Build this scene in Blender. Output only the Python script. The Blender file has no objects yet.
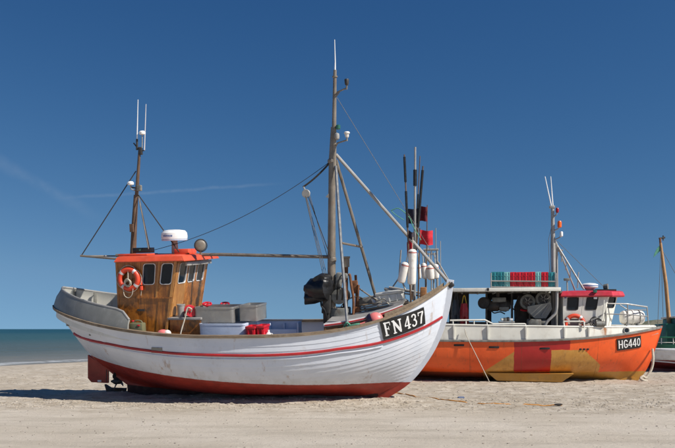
import bpy, bmesh, math, random
import numpy as np
from mathutils import Vector, Matrix
random.seed(7); rng = np.random.default_rng(7)
R = math.radians
V = Vector
# ------------------------------------------------------------------ camera, sky, sun, exposure
sc = bpy.context.scene
H, F, CX, HY = 1.9, 815.0, 337.5, 329.0           # eye height, focal length in photo pixels, centre column, horizon row
cd = bpy.data.cameras.new('camera'); cam = bpy.data.objects.new('camera', cd); sc.collection.objects.link(cam)
cam.location = (0, 0, H); cam.rotation_euler = (R(90), 0, 0)
cd.sensor_width = 36; cd.lens = 36*F/675; cd.shift_y = (HY-224)/675; cd.clip_end = 20000; cd.clip_start = .1
sc.camera = cam
SUN_AZ, SUN_EL = R(28.5), R(41)                      # azimuth from +x towards the camera
sdir = V((math.cos(SUN_EL)*math.cos(SUN_AZ), -math.cos(SUN_EL)*math.sin(SUN_AZ), math.sin(SUN_EL)))
sl = bpy.data.lights.new('sun', 'SUN'); sun = bpy.data.objects.new('sun', sl); sc.collection.objects.link(sun)
sl.energy = 4.4; sl.angle = R(.53); sl.color = (1, .945, .86)
sun.rotation_euler = (-sdir).to_track_quat('-Z', 'Y').to_euler(); sun.location = (30, -20, 30)
w = bpy.data.worlds.new('World'); sc.world = w; w.use_nodes = True
sc.view_settings.view_transform = 'Standard'; sc.view_settings.look = 'None'
sc.view_settings.exposure = .5; sc.view_settings.gamma = 1
sc.cycles.use_denoising = True; sc.cycles.max_bounces = 8; sc.cycles.transparent_max_bounces = 16

class NT:
    def __init__(s, tree): s.t = tree; s.n = tree.nodes; s.l = tree.links
    def new(s, ty, **kw):
        x = s.n.new(ty)
        for k, v in kw.items(): setattr(x, k, v)
        return x
    def put(s, sock, v):
        if hasattr(v, 'is_linked'): s.l.new(v, sock)
        elif v is not None:
            if isinstance(v, (tuple, list)) and len(v) == 3 and sock.type == 'RGBA': v = tuple(v)+(1,)
            sock.default_value = v
    def m(s, op, a, b=None, c=None, clamp=False):
        x = s.new('ShaderNodeMath', operation=op, use_clamp=clamp)
        for i, v in enumerate((a, b, c)):
            if v is not None: s.put(x.inputs[i], v)
        return x.outputs[0]
    def vm(s, op, a, b=None):
        x = s.new('ShaderNodeVectorMath', operation=op); s.put(x.inputs[0], a)
        if b is not None: s.put(x.inputs[1], b)
        return x.outputs['Value' if op in ('DOT_PRODUCT', 'LENGTH') else 'Vector']
    def mix(s, f, a, b, mode='MIX'):
        x = s.new('ShaderNodeMix', data_type='RGBA', blend_type=mode)
        s.put(x.inputs[0], f); s.put(x.inputs[6], a); s.put(x.inputs[7], b); return x.outputs[2]
    def ss(s, v, a, b, o0=0., o1=1.):
        x = s.new('ShaderNodeMapRange', interpolation_type='SMOOTHSTEP')
        s.put(x.inputs[0], v); x.inputs[1].default_value = a; x.inputs[2].default_value = b
        x.inputs[3].default_value = o0; x.inputs[4].default_value = o1; return x.outputs[0]
    def noise(s, vec, scale, detail=4, rough=.55, dist=0):
        x = s.new('ShaderNodeTexNoise'); s.put(x.inputs['Vector'], vec); x.inputs['Scale'].default_value = scale
        x.inputs['Detail'].default_value = detail; x.inputs['Roughness'].default_value = rough
        x.inputs['Distortion'].default_value = dist; return x.outputs[0]
    def mapv(s, vec, scale): return s.vm('MULTIPLY', vec, tuple(scale))
    def co(s, which='Object'): return s.new('ShaderNodeTexCoord').outputs[which]
    def xyz(s, v): x = s.new('ShaderNodeSeparateXYZ'); s.put(x.inputs[0], v); return x.outputs

wt = NT(w.node_tree); wt.n.clear()
sky = wt.new('ShaderNodeTexSky', sky_type='NISHITA', sun_disc=False)
sky.sun_elevation = SUN_EL; sky.sun_rotation = math.atan2(sdir.x, sdir.y)
sky.air_density = 1.0; sky.dust_density = .2; sky.ozone_density = 2.0; sky.altitude = 0
SKY_S = .05
wt.l.new(wt.vm('NORMALIZE', wt.vm('ADD', wt.co('Generated'), (0, 0, .15))), sky.inputs[0])       # clear maritime air: no pale band at the horizon
sep = wt.new('ShaderNodeSeparateColor'); wt.l.new(sky.outputs[0], sep.inputs[0]); comb = wt.new('ShaderNodeCombineColor')
for i, (k, pw, cap) in enumerate(((5.3, 1.98, .9), (2.1, 1.44, 1.15), (1.4, 1.1, 1.42))):      # deep polarised blue
    v = wt.m('MULTIPLY', sep.outputs[i], .066)
    v = wt.m('MINIMUM', wt.m('MULTIPLY', wt.m('POWER', v, pw), k), wt.m('MULTIPLY', v, cap))
    wt.l.new(wt.m('DIVIDE', v, SKY_S*2**.5), comb.inputs[i])
def pdir(px, py): return V(((px-CX)/F, 1, (HY-py)/F)).normalized()
wdir = wt.co('Generated'); wcol = comb.outputs[0]
# two old contrails in the sky, each along a great circle
for a, b, wd, amt, dens in (((-60, 128), (104, 222), .011, .075, 9), ((50, 199), (290, 183), .0030, .10, 14)):
    d1, d2 = pdir(*a), pdir(*b); n = d1.cross(d2).normalized(); tg = n.cross(d1).normalized()
    span = math.atan2(d2.dot(tg), d2.dot(d1))
    off = wt.m('ABSOLUTE', wt.m('ADD', wt.vm('DOT_PRODUCT', wdir, tuple(n)), wt.m('MULTIPLY', wt.m('SUBTRACT', wt.noise(wdir, 30, 2), .5), wd*1.2)))
    along = wt.m('DIVIDE', wt.m('ARCTAN2', wt.vm('DOT_PRODUCT', wdir, tuple(tg)), wt.vm('DOT_PRODUCT', wdir, tuple(d1))), span)
    ends = wt.m('MULTIPLY', wt.ss(along, -.05, .25), wt.ss(along, .7, 1.05, 1, 0))
    fac = wt.m('MULTIPLY', wt.m('MULTIPLY', wt.ss(off, 0, wd, 1, 0), ends), wt.ss(wt.noise(wdir, dens*6, 5), .25, .7, .35, 1))
    wcol = wt.mix(wt.m('MULTIPLY', fac, amt), wcol, (7.0, 8.0, 9.0))
bg = wt.new('ShaderNodeBackground'); bg.inputs['Strength'].default_value = SKY_S
wt.l.new(wcol, bg.inputs['Color'])
wo = wt.new('ShaderNodeOutputWorld'); wt.l.new(bg.outputs[0], wo.inputs[0])

# ------------------------------------------------------------------ materials
MATS = {}
def base_mat(name):
    m = bpy.data.materials.new(name); m.use_nodes = True; t = NT(m.node_tree)
    p = t.n['Principled BSDF']; MATS[name] = m; return m, t, p
def pm(name, col, rough=.5, metal=0., var=.18, ns=3., bump=0., bs=60., dirt=None, dirt_amt=.5, ds=2.5, streak=None, streak_amt=.5, coat=0., grain=None, trans=0.):
    """painted / plastic / wooden surface: base colour with mottling, optional dirt patches, run-down streaks and wood grain"""
    m, t, p = base_mat(name); co = t.co()
    c = t.mix(t.ss(t.noise(co, ns, 6), .3, .75), tuple(max(0, x*(1-var)) for x in col), tuple(min(1, x*(1+var*.6)) for x in col))
    if grain:
        g = t.noise(t.mapv(co, grain[0]), 1, 6, .65, .6)
        c = t.mix(t.ss(g, .38, .72), c, grain[1])
    if dirt:
        d = t.noise(co, ds, 8, .66)
        c = t.mix(t.m('MULTIPLY', t.ss(d, .5, .68), dirt_amt), c, dirt)
    if streak:
        s = t.noise(t.mapv(co, (5, 5, .55)), 1.6, 6, .7)
        c = t.mix(t.m('MULTIPLY', t.ss(s, .56, .72), streak_amt), c, streak)
    t.put(p.inputs['Base Color'], c); p.inputs['Metallic'].default_value = metal
    t.put(p.inputs['Roughness'], t.ss(t.noise(co, ns*2.3, 5), .2, .8, max(.03, rough-.12), min(1, rough+.12)))
    p.inputs['Coat Weight'].default_value = coat
    if trans: p.inputs['Transmission Weight'].default_value = trans
    if bump:
        b = t.new('ShaderNodeBump'); b.inputs['Strength'].default_value = bump; b.inputs['Distance'].default_value = .01
        t.put(b.inputs['Height'], t.noise(t.mapv(co, grain[0]) if grain else co, 1 if grain else bs, 5)); t.l.new(b.outputs[0], p.inputs['Normal'])
    return m
pm('white_paint', (.72, .73, .74), .45, var=.08, dirt=(.42, .38, .32), dirt_amt=.35, streak=(.38, .23, .12), streak_amt=.2, bump=.1)
pm('cream_paint', (.74, .725, .65), .45, var=.08, dirt=(.42, .38, .30), dirt_amt=.3, streak=(.36, .18, .07), streak_amt=.35, bump=.1)
pm('grey_steel_paint', (.235, .235, .215), .5, var=.15, dirt=(.2, .19, .17), dirt_amt=.4, streak=(.42, .42, .41), streak_amt=.35, bump=.12)
pm('varnished_wood', (.42, .145, .020), .28, var=.5, ns=2.2, grain=((22, 22, 1.2), (.14, .043, .010)), dirt=(.045, .016, .007), dirt_amt=.85, ds=2.6, coat=.2, bump=.2)
pm('sunlit_wood', (.50, .23, .06), .38, var=.3, grain=((20, 20, 1.2), (.30, .12, .03)), dirt=(.14, .06, .02), dirt_amt=.5, coat=.2, bump=.2)  # brighter copy of the varnished wood, sunlight put into the colour
pm('weathered_wood', (.27, .20, .13), .75, var=.3, grain=((1.5, 30, 30), (.14, .10, .065)), dirt=(.42, .36, .28), dirt_amt=.4, bump=.3)
pm('foredeck_wood', (.34, .15, .05), .5, var=.3, grain=((1.2, 25, 25), (.18, .075, .025)), dirt=(.45, .36, .25), dirt_amt=.35, bump=.25)
pm('deck_grey', (.27, .26, .25), .7, var=.2, dirt=(.16, .14, .12), bump=.2)
pm('red_paint', (.42, .018, .022), .42, var=.2, dirt=(.2, .03, .02), dirt_amt=.4)
pm('roof_orange', (.66, .085, .035), .42, var=.14, dirt=(.42, .09, .045), dirt_amt=.45, streak=(.5, .2, .14), streak_amt=.3)
pm('buoy_orange', (.70, .065, .025), .45, var=.15, dirt=(.45, .08, .05), dirt_amt=.3)
pm('mast_steel', (.22, .19, .155), .5, .25, var=.25, dirt=(.2, .13, .08), dirt_amt=.5, ds=5, streak=(.5, .48, .44), streak_amt=.4)
pm('mast_wood', (.15, .09, .055), .6, var=.35, grain=((30, 30, 1.5), (.07, .04, .025)), bump=.2)
pm('pale_wood', (.46, .26, .11), .6, var=.25, grain=((30, 30, 1.5), (.32, .17, .07)), bump=.2)
pm('galvanised', (.34, .335, .32), .5, .15, var=.2, dirt=(.28, .22, .17), dirt_amt=.4, ds=6)
pm('stainless', (.36, .355, .34), .38, .6, var=.18, ns=5, dirt=(.22, .2, .18), dirt_amt=.4, streak=(.24, .23, .21), streak_amt=.5)
pm('rust', (.19, .075, .03), .85, var=.4, ns=9, dirt=(.08, .035, .02), bump=.4)
pm('dark_iron', (.045, .043, .042), .6, .2, var=.4, ns=6, dirt=(.12, .07, .04), dirt_amt=.5, bump=.3)
pm('machine_grey', (.21, .21, .19), .55, .1, var=.3, ns=6, dirt=(.09, .07, .05), dirt_amt=.6, ds=5, streak=(.16, .08, .04), streak_amt=.4, bump=.2)
pm('black_plastic', (.012, .012, .013), .38, var=.4, ns=6, bump=.3, bs=18)
pm('black_paint', (.012, .012, .012), .5, var=.3, dirt=(.05, .045, .04), dirt_amt=.4)
pm('dark_rope', (.035, .03, .027), .85, var=.3, ns=30)
pm('pale_rope', (.52, .47, .38), .85, var=.25, ns=30, bump=.3, bs=120)
pm('orange_rope', (.62, .27, .05), .8, var=.25, ns=20)
pm('green_rope', (.09, .3, .2), .8, var=.3, ns=20)
pm('wire', (.10, .095, .09), .6, .1, var=.2, ns=20)
pm('plastic_white', (.80, .80, .79), .32, var=.05, dirt=(.55, .52, .46), dirt_amt=.25)
pm('float_white', (.76, .73, .68), .45, var=.1, ns=7, dirt=(.5, .42, .34), dirt_amt=.5, ds=8, bump=.2)
pm('float_red', (.48, .14, .12), .5, var=.25, ns=9)
pm('blue_tub', (.52, .59, .73), .42, var=.08, dirt=(.33, .36, .43), dirt_amt=.35, streak=(.55, .6, .68), streak_amt=.3)
pm('red_plastic', (.58, .015, .028), .35, var=.12, dirt=(.35, .03, .04), dirt_amt=.35)
pm('teal_plastic', (.03, .22, .25), .38, var=.15, dirt=(.05, .13, .14), dirt_amt=.4)
pm('pale_teal_plastic', (.22, .50, .48), .38, var=.15, dirt=(.12, .32, .32), dirt_amt=.4)
pm('olive_plastic', (.15, .145, .08), .42, var=.12, dirt=(.12, .12, .06), dirt_amt=.4)
pm('pink_plastic', (.78, .20, .19), .45, var=.12, dirt=(.55, .25, .2), dirt_amt=.3)
pm('navy_plastic', (.03, .025, .07), .4)
pm('foam_white', (.66, .66, .62), .8, var=.1, dirt=(.42, .4, .36), dirt_amt=.5, ds=6, bump=.3)
pm('reflective_band', (.62, .60, .60), .4, var=.1)
pm('dark_cloth', (.028, .026, .045), .9, var=.3, ns=9, dirt=(.08, .03, .03), dirt_amt=.5)
pm('maroon_cloth', (.14, .015, .025), .9, var=.3, ns=9)
pm('red_cloth', (.55, .015, .03), .85, var=.2, ns=9)
pm('oilskin_red', (.42, .012, .016), .4, var=.25, ns=8)
pm('oilskin_dark', (.03, .034, .042), .45, var=.3, ns=8)
pm('oilskin_yellow', (.5, .33, .03), .5, var=.2)
pm('roof_red', (.50, .025, .045), .42, var=.15, dirt=(.32, .05, .05), dirt_amt=.4)
pm('lamp_red', (.30, .01, .01), .25); pm('lamp_orange', (.75, .12, .01), .25); pm('lamp_green', (.03, .14, .10), .25)
pm('green_paint', (.018, .13, .075), .45, var=.2, dirt=(.05, .1, .07), dirt_amt=.4)
pm('hopper_grey', (.34, .335, .30), .55, .0, var=.2, ns=5, dirt=(.18, .15, .12), dirt_amt=.5, streak=(.25, .15, .09), streak_amt=.4)
pm('keel_dark', (.055, .022, .017), .8, var=.35, ns=5, dirt=(.16, .13, .10), dirt_amt=.4)  # dark dirty keel, its colour also standing in for shade under the stern
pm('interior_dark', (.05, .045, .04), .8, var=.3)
pm('blue_print', (.03, .09, .32), .5)
pm('blue_net', (.10, .13, .22), .8, var=.3)
m, t, p = base_mat('bulwark_cream'); co = t.co(); x, y, z = t.xyz(co)      # cream paint with one long rust run
c = t.mix(t.ss(t.noise(co, 3, 6), .3, .75), (.69, .675, .60), (.76, .745, .67)); c = t.mix(t.m('MULTIPLY', t.ss(t.noise(co, 2.5, 8, .66), .5, .68), .35), c, (.42, .38, .30))
c = t.mix(t.m('MULTIPLY', t.ss(t.noise(t.mapv(co, (5, 5, .55)), 1.6, 6, .7), .56, .72), .4), c, (.36, .18, .07))
RUST_X = t.new('ShaderNodeValue'); rx_ = t.m('ABSOLUTE', t.m('ADD', t.m('SUBTRACT', x, RUST_X.outputs[0]), t.m('MULTIPLY', t.m('SUBTRACT', t.noise(co, 9, 5, .7), .5), .16)))
c = t.mix(t.m('MULTIPLY', t.ss(rx_, .02, .12, 1, 0), t.ss(t.noise(t.mapv(co, (9, 9, 1.5)), 1.5, 5, .7), .3, .6, .3, .95)), c, (.34, .12, .025))
t.put(p.inputs['Base Color'], c); p.inputs['Roughness'].default_value = .5
m, t, p = base_mat('glass')
p.inputs['Base Color'].default_value = (.008, .018, .03, 1); p.inputs['Roughness'].default_value = .05; p.inputs['IOR'].default_value = 1.36
tr = t.new('ShaderNodeBsdfTransparent'); tr.inputs[0].default_value = (.55, .62, .64, 1)
mx = t.new('ShaderNodeMixShader'); mx.inputs[0].default_value = .82
t.l.new(tr.outputs[0], mx.inputs[1]); t.l.new(p.outputs[0], mx.inputs[2]); t.l.new(mx.outputs[0], t.n['Material Output'].inputs[0])

def hull_white(name, wl, red=(.27, .030, .018), stripe=None):
    """white hull paint over red antifouling; wl = (a, b, c): waterline z = a + b x + c x^2 in boat coordinates"""
    m, t, p = base_mat(name); co = t.co(); x, y, z = t.xyz(co)
    edge = t.m('ADD', t.m('ADD', wl[0], t.m('MULTIPLY', x, wl[1])), t.m('MULTIPLY', t.m('MULTIPLY', x, x), wl[2]))
    dz = t.m('SUBTRACT', z, edge)
    dz = t.m('ADD', dz, t.m('MULTIPLY', t.m('SUBTRACT', t.noise(co, 5, 6, .7), .5), .035))
    wh = t.mix(t.ss(t.noise(co, 1.4, 6), .3, .75), (.66, .705, .78), (.74, .775, .84))
    oi = t.new('ShaderNodeObjectInfo'); wh = t.mix(t.m('MULTIPLY', oi.outputs['Random'], .14), wh, (.42, .43, .44))
    wh = t.mix(t.m('MULTIPLY', t.ss(t.noise(co, 3.4, 9, .7), .56, .71), .30), wh, (.44, .40, .35))          # scuffs
    st = t.m('MULTIPLY', t.ss(t.noise(t.mapv(co, (3.2, 3.2, .35)), 1.5, 6, .7), .57, .69), t.ss(t.noise(co, .9, 3), .42, .6))
    wh = t.mix(t.m('MULTIPLY', st, .6), wh, (.36, .20, .09))                                                # rust runs
    grime = t.m('MULTIPLY', t.ss(dz, 0, .35, 1, 0), t.ss(t.noise(t.mapv(co, (2, 2, .8)), 2, 7, .7), .4, .68))
    wh = t.mix(t.m('MULTIPLY', grime, .32), wh, (.36, .33, .28))
    rd = t.mix(t.ss(t.noise(co, 2.5, 7, .65), .3, .72), red, tuple(c*1.55 for c in red))
    rd = t.mix(t.m('MULTIPLY', t.ss(t.noise(t.mapv(co, (1, 1, 3)), 5, 8, .7), .55, .7), .5), rd, (.12, .045, .04))
    c = t.mix(t.ss(dz, -.006, .006), rd, wh)
    t.put(p.inputs['Base Color'], c); t.put(p.inputs['Roughness'], t.ss(t.noise(co, 6, 4), .2, .8, .34, .58))
    b = t.new('ShaderNodeBump'); b.inputs['Strength'].default_value = .12; b.inputs['Distance'].default_value = .012
    t.put(b.inputs['Height'], t.noise(t.mapv(co, (1.2, 2, 6)), 4, 6)); t.l.new(b.outputs[0], p.inputs['Normal'])
    return m
hull_white('hull_white', (.74, -.071, .0049))
hull_white('hull_white_far', (.46, 0, .004), (.16, .02, .02))

# ------------------------------------------------------------------ mesh building
BASE = {}
def link(o, parent=None):
    sc.collection.objects.link(o)
    if parent is not None: o.parent = parent
    return o
def tag(o, label=None, cat=None, group=None, kind=None):
    for k, v in (('label', label), ('category', cat), ('group', group), ('kind', kind)):
        if v: o[k] = v
    return o
def frame_of(d):
    d = V(d).normalized(); a = V((0, 0, 1)) if abs(d.z) < .9 else V((1, 0, 0))
    x = d.cross(a).normalized(); return x, d.cross(x).normalized()
def crs(pts, n=6):
    """Catmull-Rom through points"""
    pts = [V(p) for p in pts]; out = []
    P = [pts[0]*2-pts[1]]+pts+[pts[-1]*2-pts[-2]]
    for i in range(1, len(P)-2):
        for k in range(n):
            u = k/n; a, b, c, d = P[i-1:i+3]
            out.append(.5*((2*b)+(c-a)*u+(2*a-5*b+4*c-d)*u*u+(3*b-a-3*c+d)*u**3))
    return out+[pts[-1]]
class MB:
    def __init__(s): s.v = []; s.f = []
    def add(s, vs, fs):
        o = len(s.v); s.v += [V(v) for v in vs]; s.f += [tuple(i+o for i in f) for f in fs]; return s
    def bm(s, b, mat=None):
        b.verts.index_update(); s.add([(mat @ v.co) if mat else v.co.copy() for v in b.verts], [[v.index for v in f.verts] for f in b.faces]); b.free(); return s
    def box(s, c, size, rot=None, bev=0., seg=2):
        b = bmesh.new(); bmesh.ops.create_cube(b, size=1)
        for v in b.verts: v.co = V((v.co.x*size[0], v.co.y*size[1], v.co.z*size[2]))
        if bev: bmesh.ops.bevel(b, geom=b.edges[:], offset=bev, segments=seg, affect='EDGES', profile=.5)
        M = Matrix.Translation(V(c))
        if rot is not None: M = M @ rot.to_4x4()
        return s.bm(b, M)
    def b2(s, lo, hi, bev=0.): lo, hi = V(lo), V(hi); return s.box((lo+hi)/2, [abs(x) for x in (hi-lo)], None, bev)
    def hexa(s, p):  # bottom 4, top 4
        return s.add(p, [(3, 2, 1, 0), (4, 5, 6, 7), (0, 1, 5, 4), (1, 2, 6, 5), (2, 3, 7, 6), (3, 0, 4, 7)])
    def loops(s, L, close=True, caps=(True, True), ring=False):
        n = len(L[0]); vs = [p for l in L for p in l]; fs = []; k = len(L)
        for i in range(k if ring else k-1):
            a, b = i*n, ((i+1) % k)*n
            for j in range(n if close else n-1):
                j2 = (j+1) % n; fs.append((a+j, a+j2, b+j2, b+j))
        if close and not ring:
            if caps[0]: fs.append(tuple(range(n))[::-1])
            if caps[1]: fs.append(tuple((k-1)*n+j for j in range(n)))
        return s.add(vs, fs)
    def tube(s, pts, r, n=8, caps=True):
        pts = [V(p) for p in pts]; rs = r if isinstance(r, (list, tuple)) else [r]*len(pts); L = []; up = None
        for i, p in enumerate(pts):
            d = (pts[min(i+1, len(pts)-1)]-pts[max(i-1, 0)]).normalized()
            if up is None: x, y = frame_of(d)
            else:
                x = (up-d*up.dot(d)).normalized(); y = d.cross(x)
            up = x
            L.append([p+(x*math.cos(2*math.pi*j/n)+y*math.sin(2*math.pi*j/n))*rs[i] for j in range(n)])
        return s.loops(L, True, (caps, caps))
    def lathe(s, prof, o=(0, 0, 0), axis=(0, 0, 1), n=20):
        o = V(o); a = V(axis).normalized(); x, y = frame_of(a)
        return s.loops([[o+a*h+(x*math.cos(2*math.pi*j/n)+y*math.sin(2*math.pi*j/n))*max(r, 1e-4) for j in range(n)] for r, h in prof])
    def torus(s, c, axis, Rr, r, n=28, k=10, a0=0, a1=2*math.pi, sx=1.):
        c = V(c); a = V(axis).normalized(); x, y = frame_of(a); full = abs(a1-a0-2*math.pi) < 1e-4; L = []
        for i in range(n if full else n+1):
            th = a0+(a1-a0)*i/n; d = x*math.cos(th)+y*math.sin(th)
            L.append([c+d*(Rr+r*math.cos(2*math.pi*j/k))+a*r*sx*math.sin(2*math.pi*j/k) for j in range(k)])
        return s.loops(L, True, (True, True), full)
    def ball(s, c, r, nu=16, nv=10):
        r = r if isinstance(r, (tuple, list)) else (r, r, r); c = V(c)
        return s.loops([[c+V((r[0]*math.sin(math.pi*i/nv)*math.cos(2*math.pi*j/nu)+1e-5, r[1]*math.sin(math.pi*i/nv)*math.sin(2*math.pi*j/nu), r[2]*math.cos(math.pi*i/nv))) for j in range(nu)] for i in range(nv+1)], True, (False, False))
    def prism(s, poly, ext):
        ext = V(ext); n = len(poly); P = [V(p) for p in poly]
        return s.add(P+[p+ext for p in P], [tuple(range(n))[::-1], tuple(range(n, 2*n))]+[(i, (i+1) % n, n+(i+1) % n, n+i) for i in range(n)])
    def grid(s, G, thick=None):
        nu, nv = len(G), len(G[0]); s.add([p for r in G for p in r], [(i*nv+j, i*nv+j+1, (i+1)*nv+j+1, (i+1)*nv+j) for i in range(nu-1) for j in range(nv-1)])
        if thick is not None:
            th = V(thick); L = [p for p in G[0]]+[G[i][-1] for i in range(1, nu)]+[p for p in G[-1][::-1][1:]]+[G[i][0] for i in range(nu-2, 0, -1)]
            s.add([p+th for r in G for p in r], [(i*nv+j, (i+1)*nv+j, (i+1)*nv+j+1, i*nv+j+1) for i in range(nu-1) for j in range(nv-1)])
            s.loops([L, [p+th for p in L]], True, (False, False))
        return s
    def build(s, name, mat, parent=None, base=None, M=None, sharp=32, noise=None):
        me = bpy.data.meshes.new(name); off = V((0, 0, 0))
        if parent is not None: off = BASE.get(parent.name, off)
        elif base is not None: off = V(base)
        me.from_pydata([tuple(v-off) for v in s.v], [], s.f); me.validate(); me.update()
        b = bmesh.new(); b.from_mesh(me); bmesh.ops.recalc_face_normals(b, faces=b.faces[:]); b.to_mesh(me); b.free()
        me.shade_smooth(); me.set_sharp_from_angle(angle=R(sharp))
        me.materials.append(MATS[mat]); o = link(bpy.data.objects.new(name, me), parent); BASE[o.name] = off
        if parent is None and (M is not None or base is not None):
            o.matrix_world = (M or Matrix()) @ Matrix.Translation(off)
        return o
def thing(name, label, cat, base=(0, 0, 0), M=None, group=None):
    o = link(bpy.data.objects.new(name, None)); o.empty_display_size = .3
    BASE[o.name] = V(base); o.matrix_world = (M or Matrix()) @ Matrix.Translation(V(base)); return tag(o, label, cat, group)
class Frame:
    """a boat's own axes: x forward, y port, z up"""
    def __init__(s, x, y, yaw, heel, z=0.):
        s.M = Matrix.Translation((x, y, z)) @ Matrix.Rotation(-yaw, 4, 'Z') @ Matrix.Rotation(heel, 4, 'X'); s.I = s.M.inverted()
        s.c = s.I @ V((0, 0, H)); s.r = s.I.to_3x3()
    def __call__(s, px, py, yl):       # where the sight line meets the boat's own plane y = yl
        d = s.r @ V(((px-CX)/F, 1, (HY-py)/F)); return s.c+d*((yl-s.c.y)/d.y)
    def proj(s, p):
        q = s.M @ V(p); return CX+F*q.x/q.y, HY-F*(q.z-H)/q.y
def lerp(a, b, t): return a+(b-a)*t
def poly_at(pts, t):
    d = [0]
    for a, b in zip(pts, pts[1:]): d.append(d[-1]+math.hypot(b[0]-a[0], b[1]-a[1]))
    s = t*d[-1]
    for i in range(len(pts)-1):
        if s <= d[i+1] or i == len(pts)-2:
            f = (s-d[i])/(d[i+1]-d[i]); return pts[i][0]+(pts[i+1][0]-pts[i][0])*f, pts[i][1]+(pts[i+1][1]-pts[i][1])*f
def smooth2(pts, n=6): return [(p.x, p.y) for p in crs([(a, b, 0) for a, b in pts], n)]
class Hull:
    def __init__(s, stem, stern, mid, um=.47, nb=(1.7, 2.3), ns=(1.6, 3.0), mb=(1, .9), ms=(1, .62), pz=(2.2, 2.0)):
        s.stem, s.stern, s.mid = smooth2(stem), smooth2(stern), smooth2(mid); s.um = um; s.nb, s.ns, s.mb, s.ms, s.pz = nb, ns, mb, ms, pz
    def pt(s, u, t, side=-1, off=0.):
        if off:
            e = 1e-3; a = s.pt(min(u+e, 1), t)-s.pt(max(u-e, 0), t); b = s.pt(u, min(t+e, 1))-s.pt(u, max(t-e, 0))
            n = a.cross(b); n = n.normalized() if n.length > 1e-9 else V((0, -1, 0))
            if n.y > 0: n = -n
            p = s.pt(u, t)+n*off
            p.y = min(p.y, -.02); return V((p.x, p.y if side < 0 else -p.y, p.z))
        xb, zb = poly_at(s.stem, t); xs, zs = poly_at(s.stern, t); ym, zm = poly_at(s.mid, t)
        x = xs+(xb-xs)*u
        if u > s.um: v = (u-s.um)/(1-s.um); n, m, ze, pz = lerp(*s.nb, t), lerp(*s.mb, t), zb, (s.pz[0] if not isinstance(s.pz[0], tuple) else lerp(*s.pz[0], t))
        else: v = (s.um-u)/s.um; n, m, ze, pz = lerp(*s.ns, t), lerp(*s.ms, t), zs, s.pz[1]
        return V((x, side*max(ym*max(0, 1-v**n)**m, .045), zm+(ze-zm)*v**pz))
    def us(s, n=40, a=0., b=1.): return [a+(b-a)*(.5-.5*math.cos(math.pi*k/n)) for k in range(n+1)]
    def find(s, fr, px, py):
        best = None; c = (.5, .5); w = .5
        for it in range(7):
            for i in range(-8, 9):
                for j in range(-8, 9):
                    u = min(1, max(0, c[0]+w*i/8)); t = min(1, max(0, c[1]+w*j/8)); q = fr.proj(s.pt(u, t))
                    e = (q[0]-px)**2+(q[1]-py)**2
                    if best is None or e < best[0]: best = (e, u, t)
            c = best[1:]; w *= .3
        return best[1], best[2]
    def u_at_x(s, x, t=1.):
        a, b = s.pt(0, t).x, s.pt(1, t).x; return (x-a)/(b-a)
    def plank(s, t0, t1, side, n=40, lap=.026, u0=0., u1=1.):
        L = []
        for u in s.us(n, u0, u1):
            e = min(1., min(u, 1-u)*25)
            o = lap*(.35+.65*e)
            L.append([s.pt(u, t0, side, o), s.pt(u, min(t1+.012, 1), side, .004), s.pt(u, min(t1+.012, 1), side, -.018), s.pt(u, t0, side, -.018)])
        return MB().loops(L)
    def band(s, t, side, hgt, dep, n=60, u0=0., u1=1., off0=.0, off1=None, rnd=True):
        """a moulding along the hull; t may be a function of u"""
        L = []; T = t if callable(t) else (lambda u: t); D = off1 if off1 is not None else off0
        for u in s.us(n, u0, u1):
            tt = T(u); a = s.pt(u, tt, side, off0); b = s.pt(u, tt, side, off0+dep); k = V((0, 0, hgt/2))
            L.append([a-k, b-k*.6, b+k*.6, a+k])
        return MB().loops(L)

# ------------------------------------------------------------------ ground, sea, dunes
def vnoise(x, y, seed=0):
    xi, yi = np.floor(x).astype(np.int64), np.floor(y).astype(np.int64); fx, fy = x-xi, y-yi
    def h(a, b):
        n = (a*374761393+b*668265263+seed*1442695041) & 0xffffffff; n = ((n ^ (n >> 13))*1274126177) & 0xffffffff
        return ((n ^ (n >> 16)) & 0xffff)/65535.
    fx, fy = fx*fx*(3-2*fx), fy*fy*(3-2*fy)
    return (h(xi, yi)*(1-fx)+h(xi+1, yi)*fx)*(1-fy)+(h(xi, yi+1)*(1-fx)+h(xi+1, yi+1)*fx)*fy-.5
def fbm(x, y, o=4, seed=0): return sum(vnoise(x*2**i, y*2**i, seed+i)*.5**i for i in range(o))
def sst(a, b, x): t = np.clip((x-a)/(b-a), 0, 1); return t*t*(3-2*t)
SEA_Z = -.32; P0 = V((-20.2, 48.8)); SN = V((.918, -.396)).normalized()
def shore_d(x, y): return (x-P0.x)*SN.x+(y-P0.y)*SN.y+1.6*fbm(x*.07, y*.07, 3, 5)+.5*fbm(x*.35, y*.35, 2, 9)
MOUNDS = [(-4.2, 22.75, .98, -.2, 2.6, .13), (-.5, 21.95, .98, -.2, 2.2, .10), (5.75, 31.0, .951, -.309, 4.4, .02)]
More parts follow.
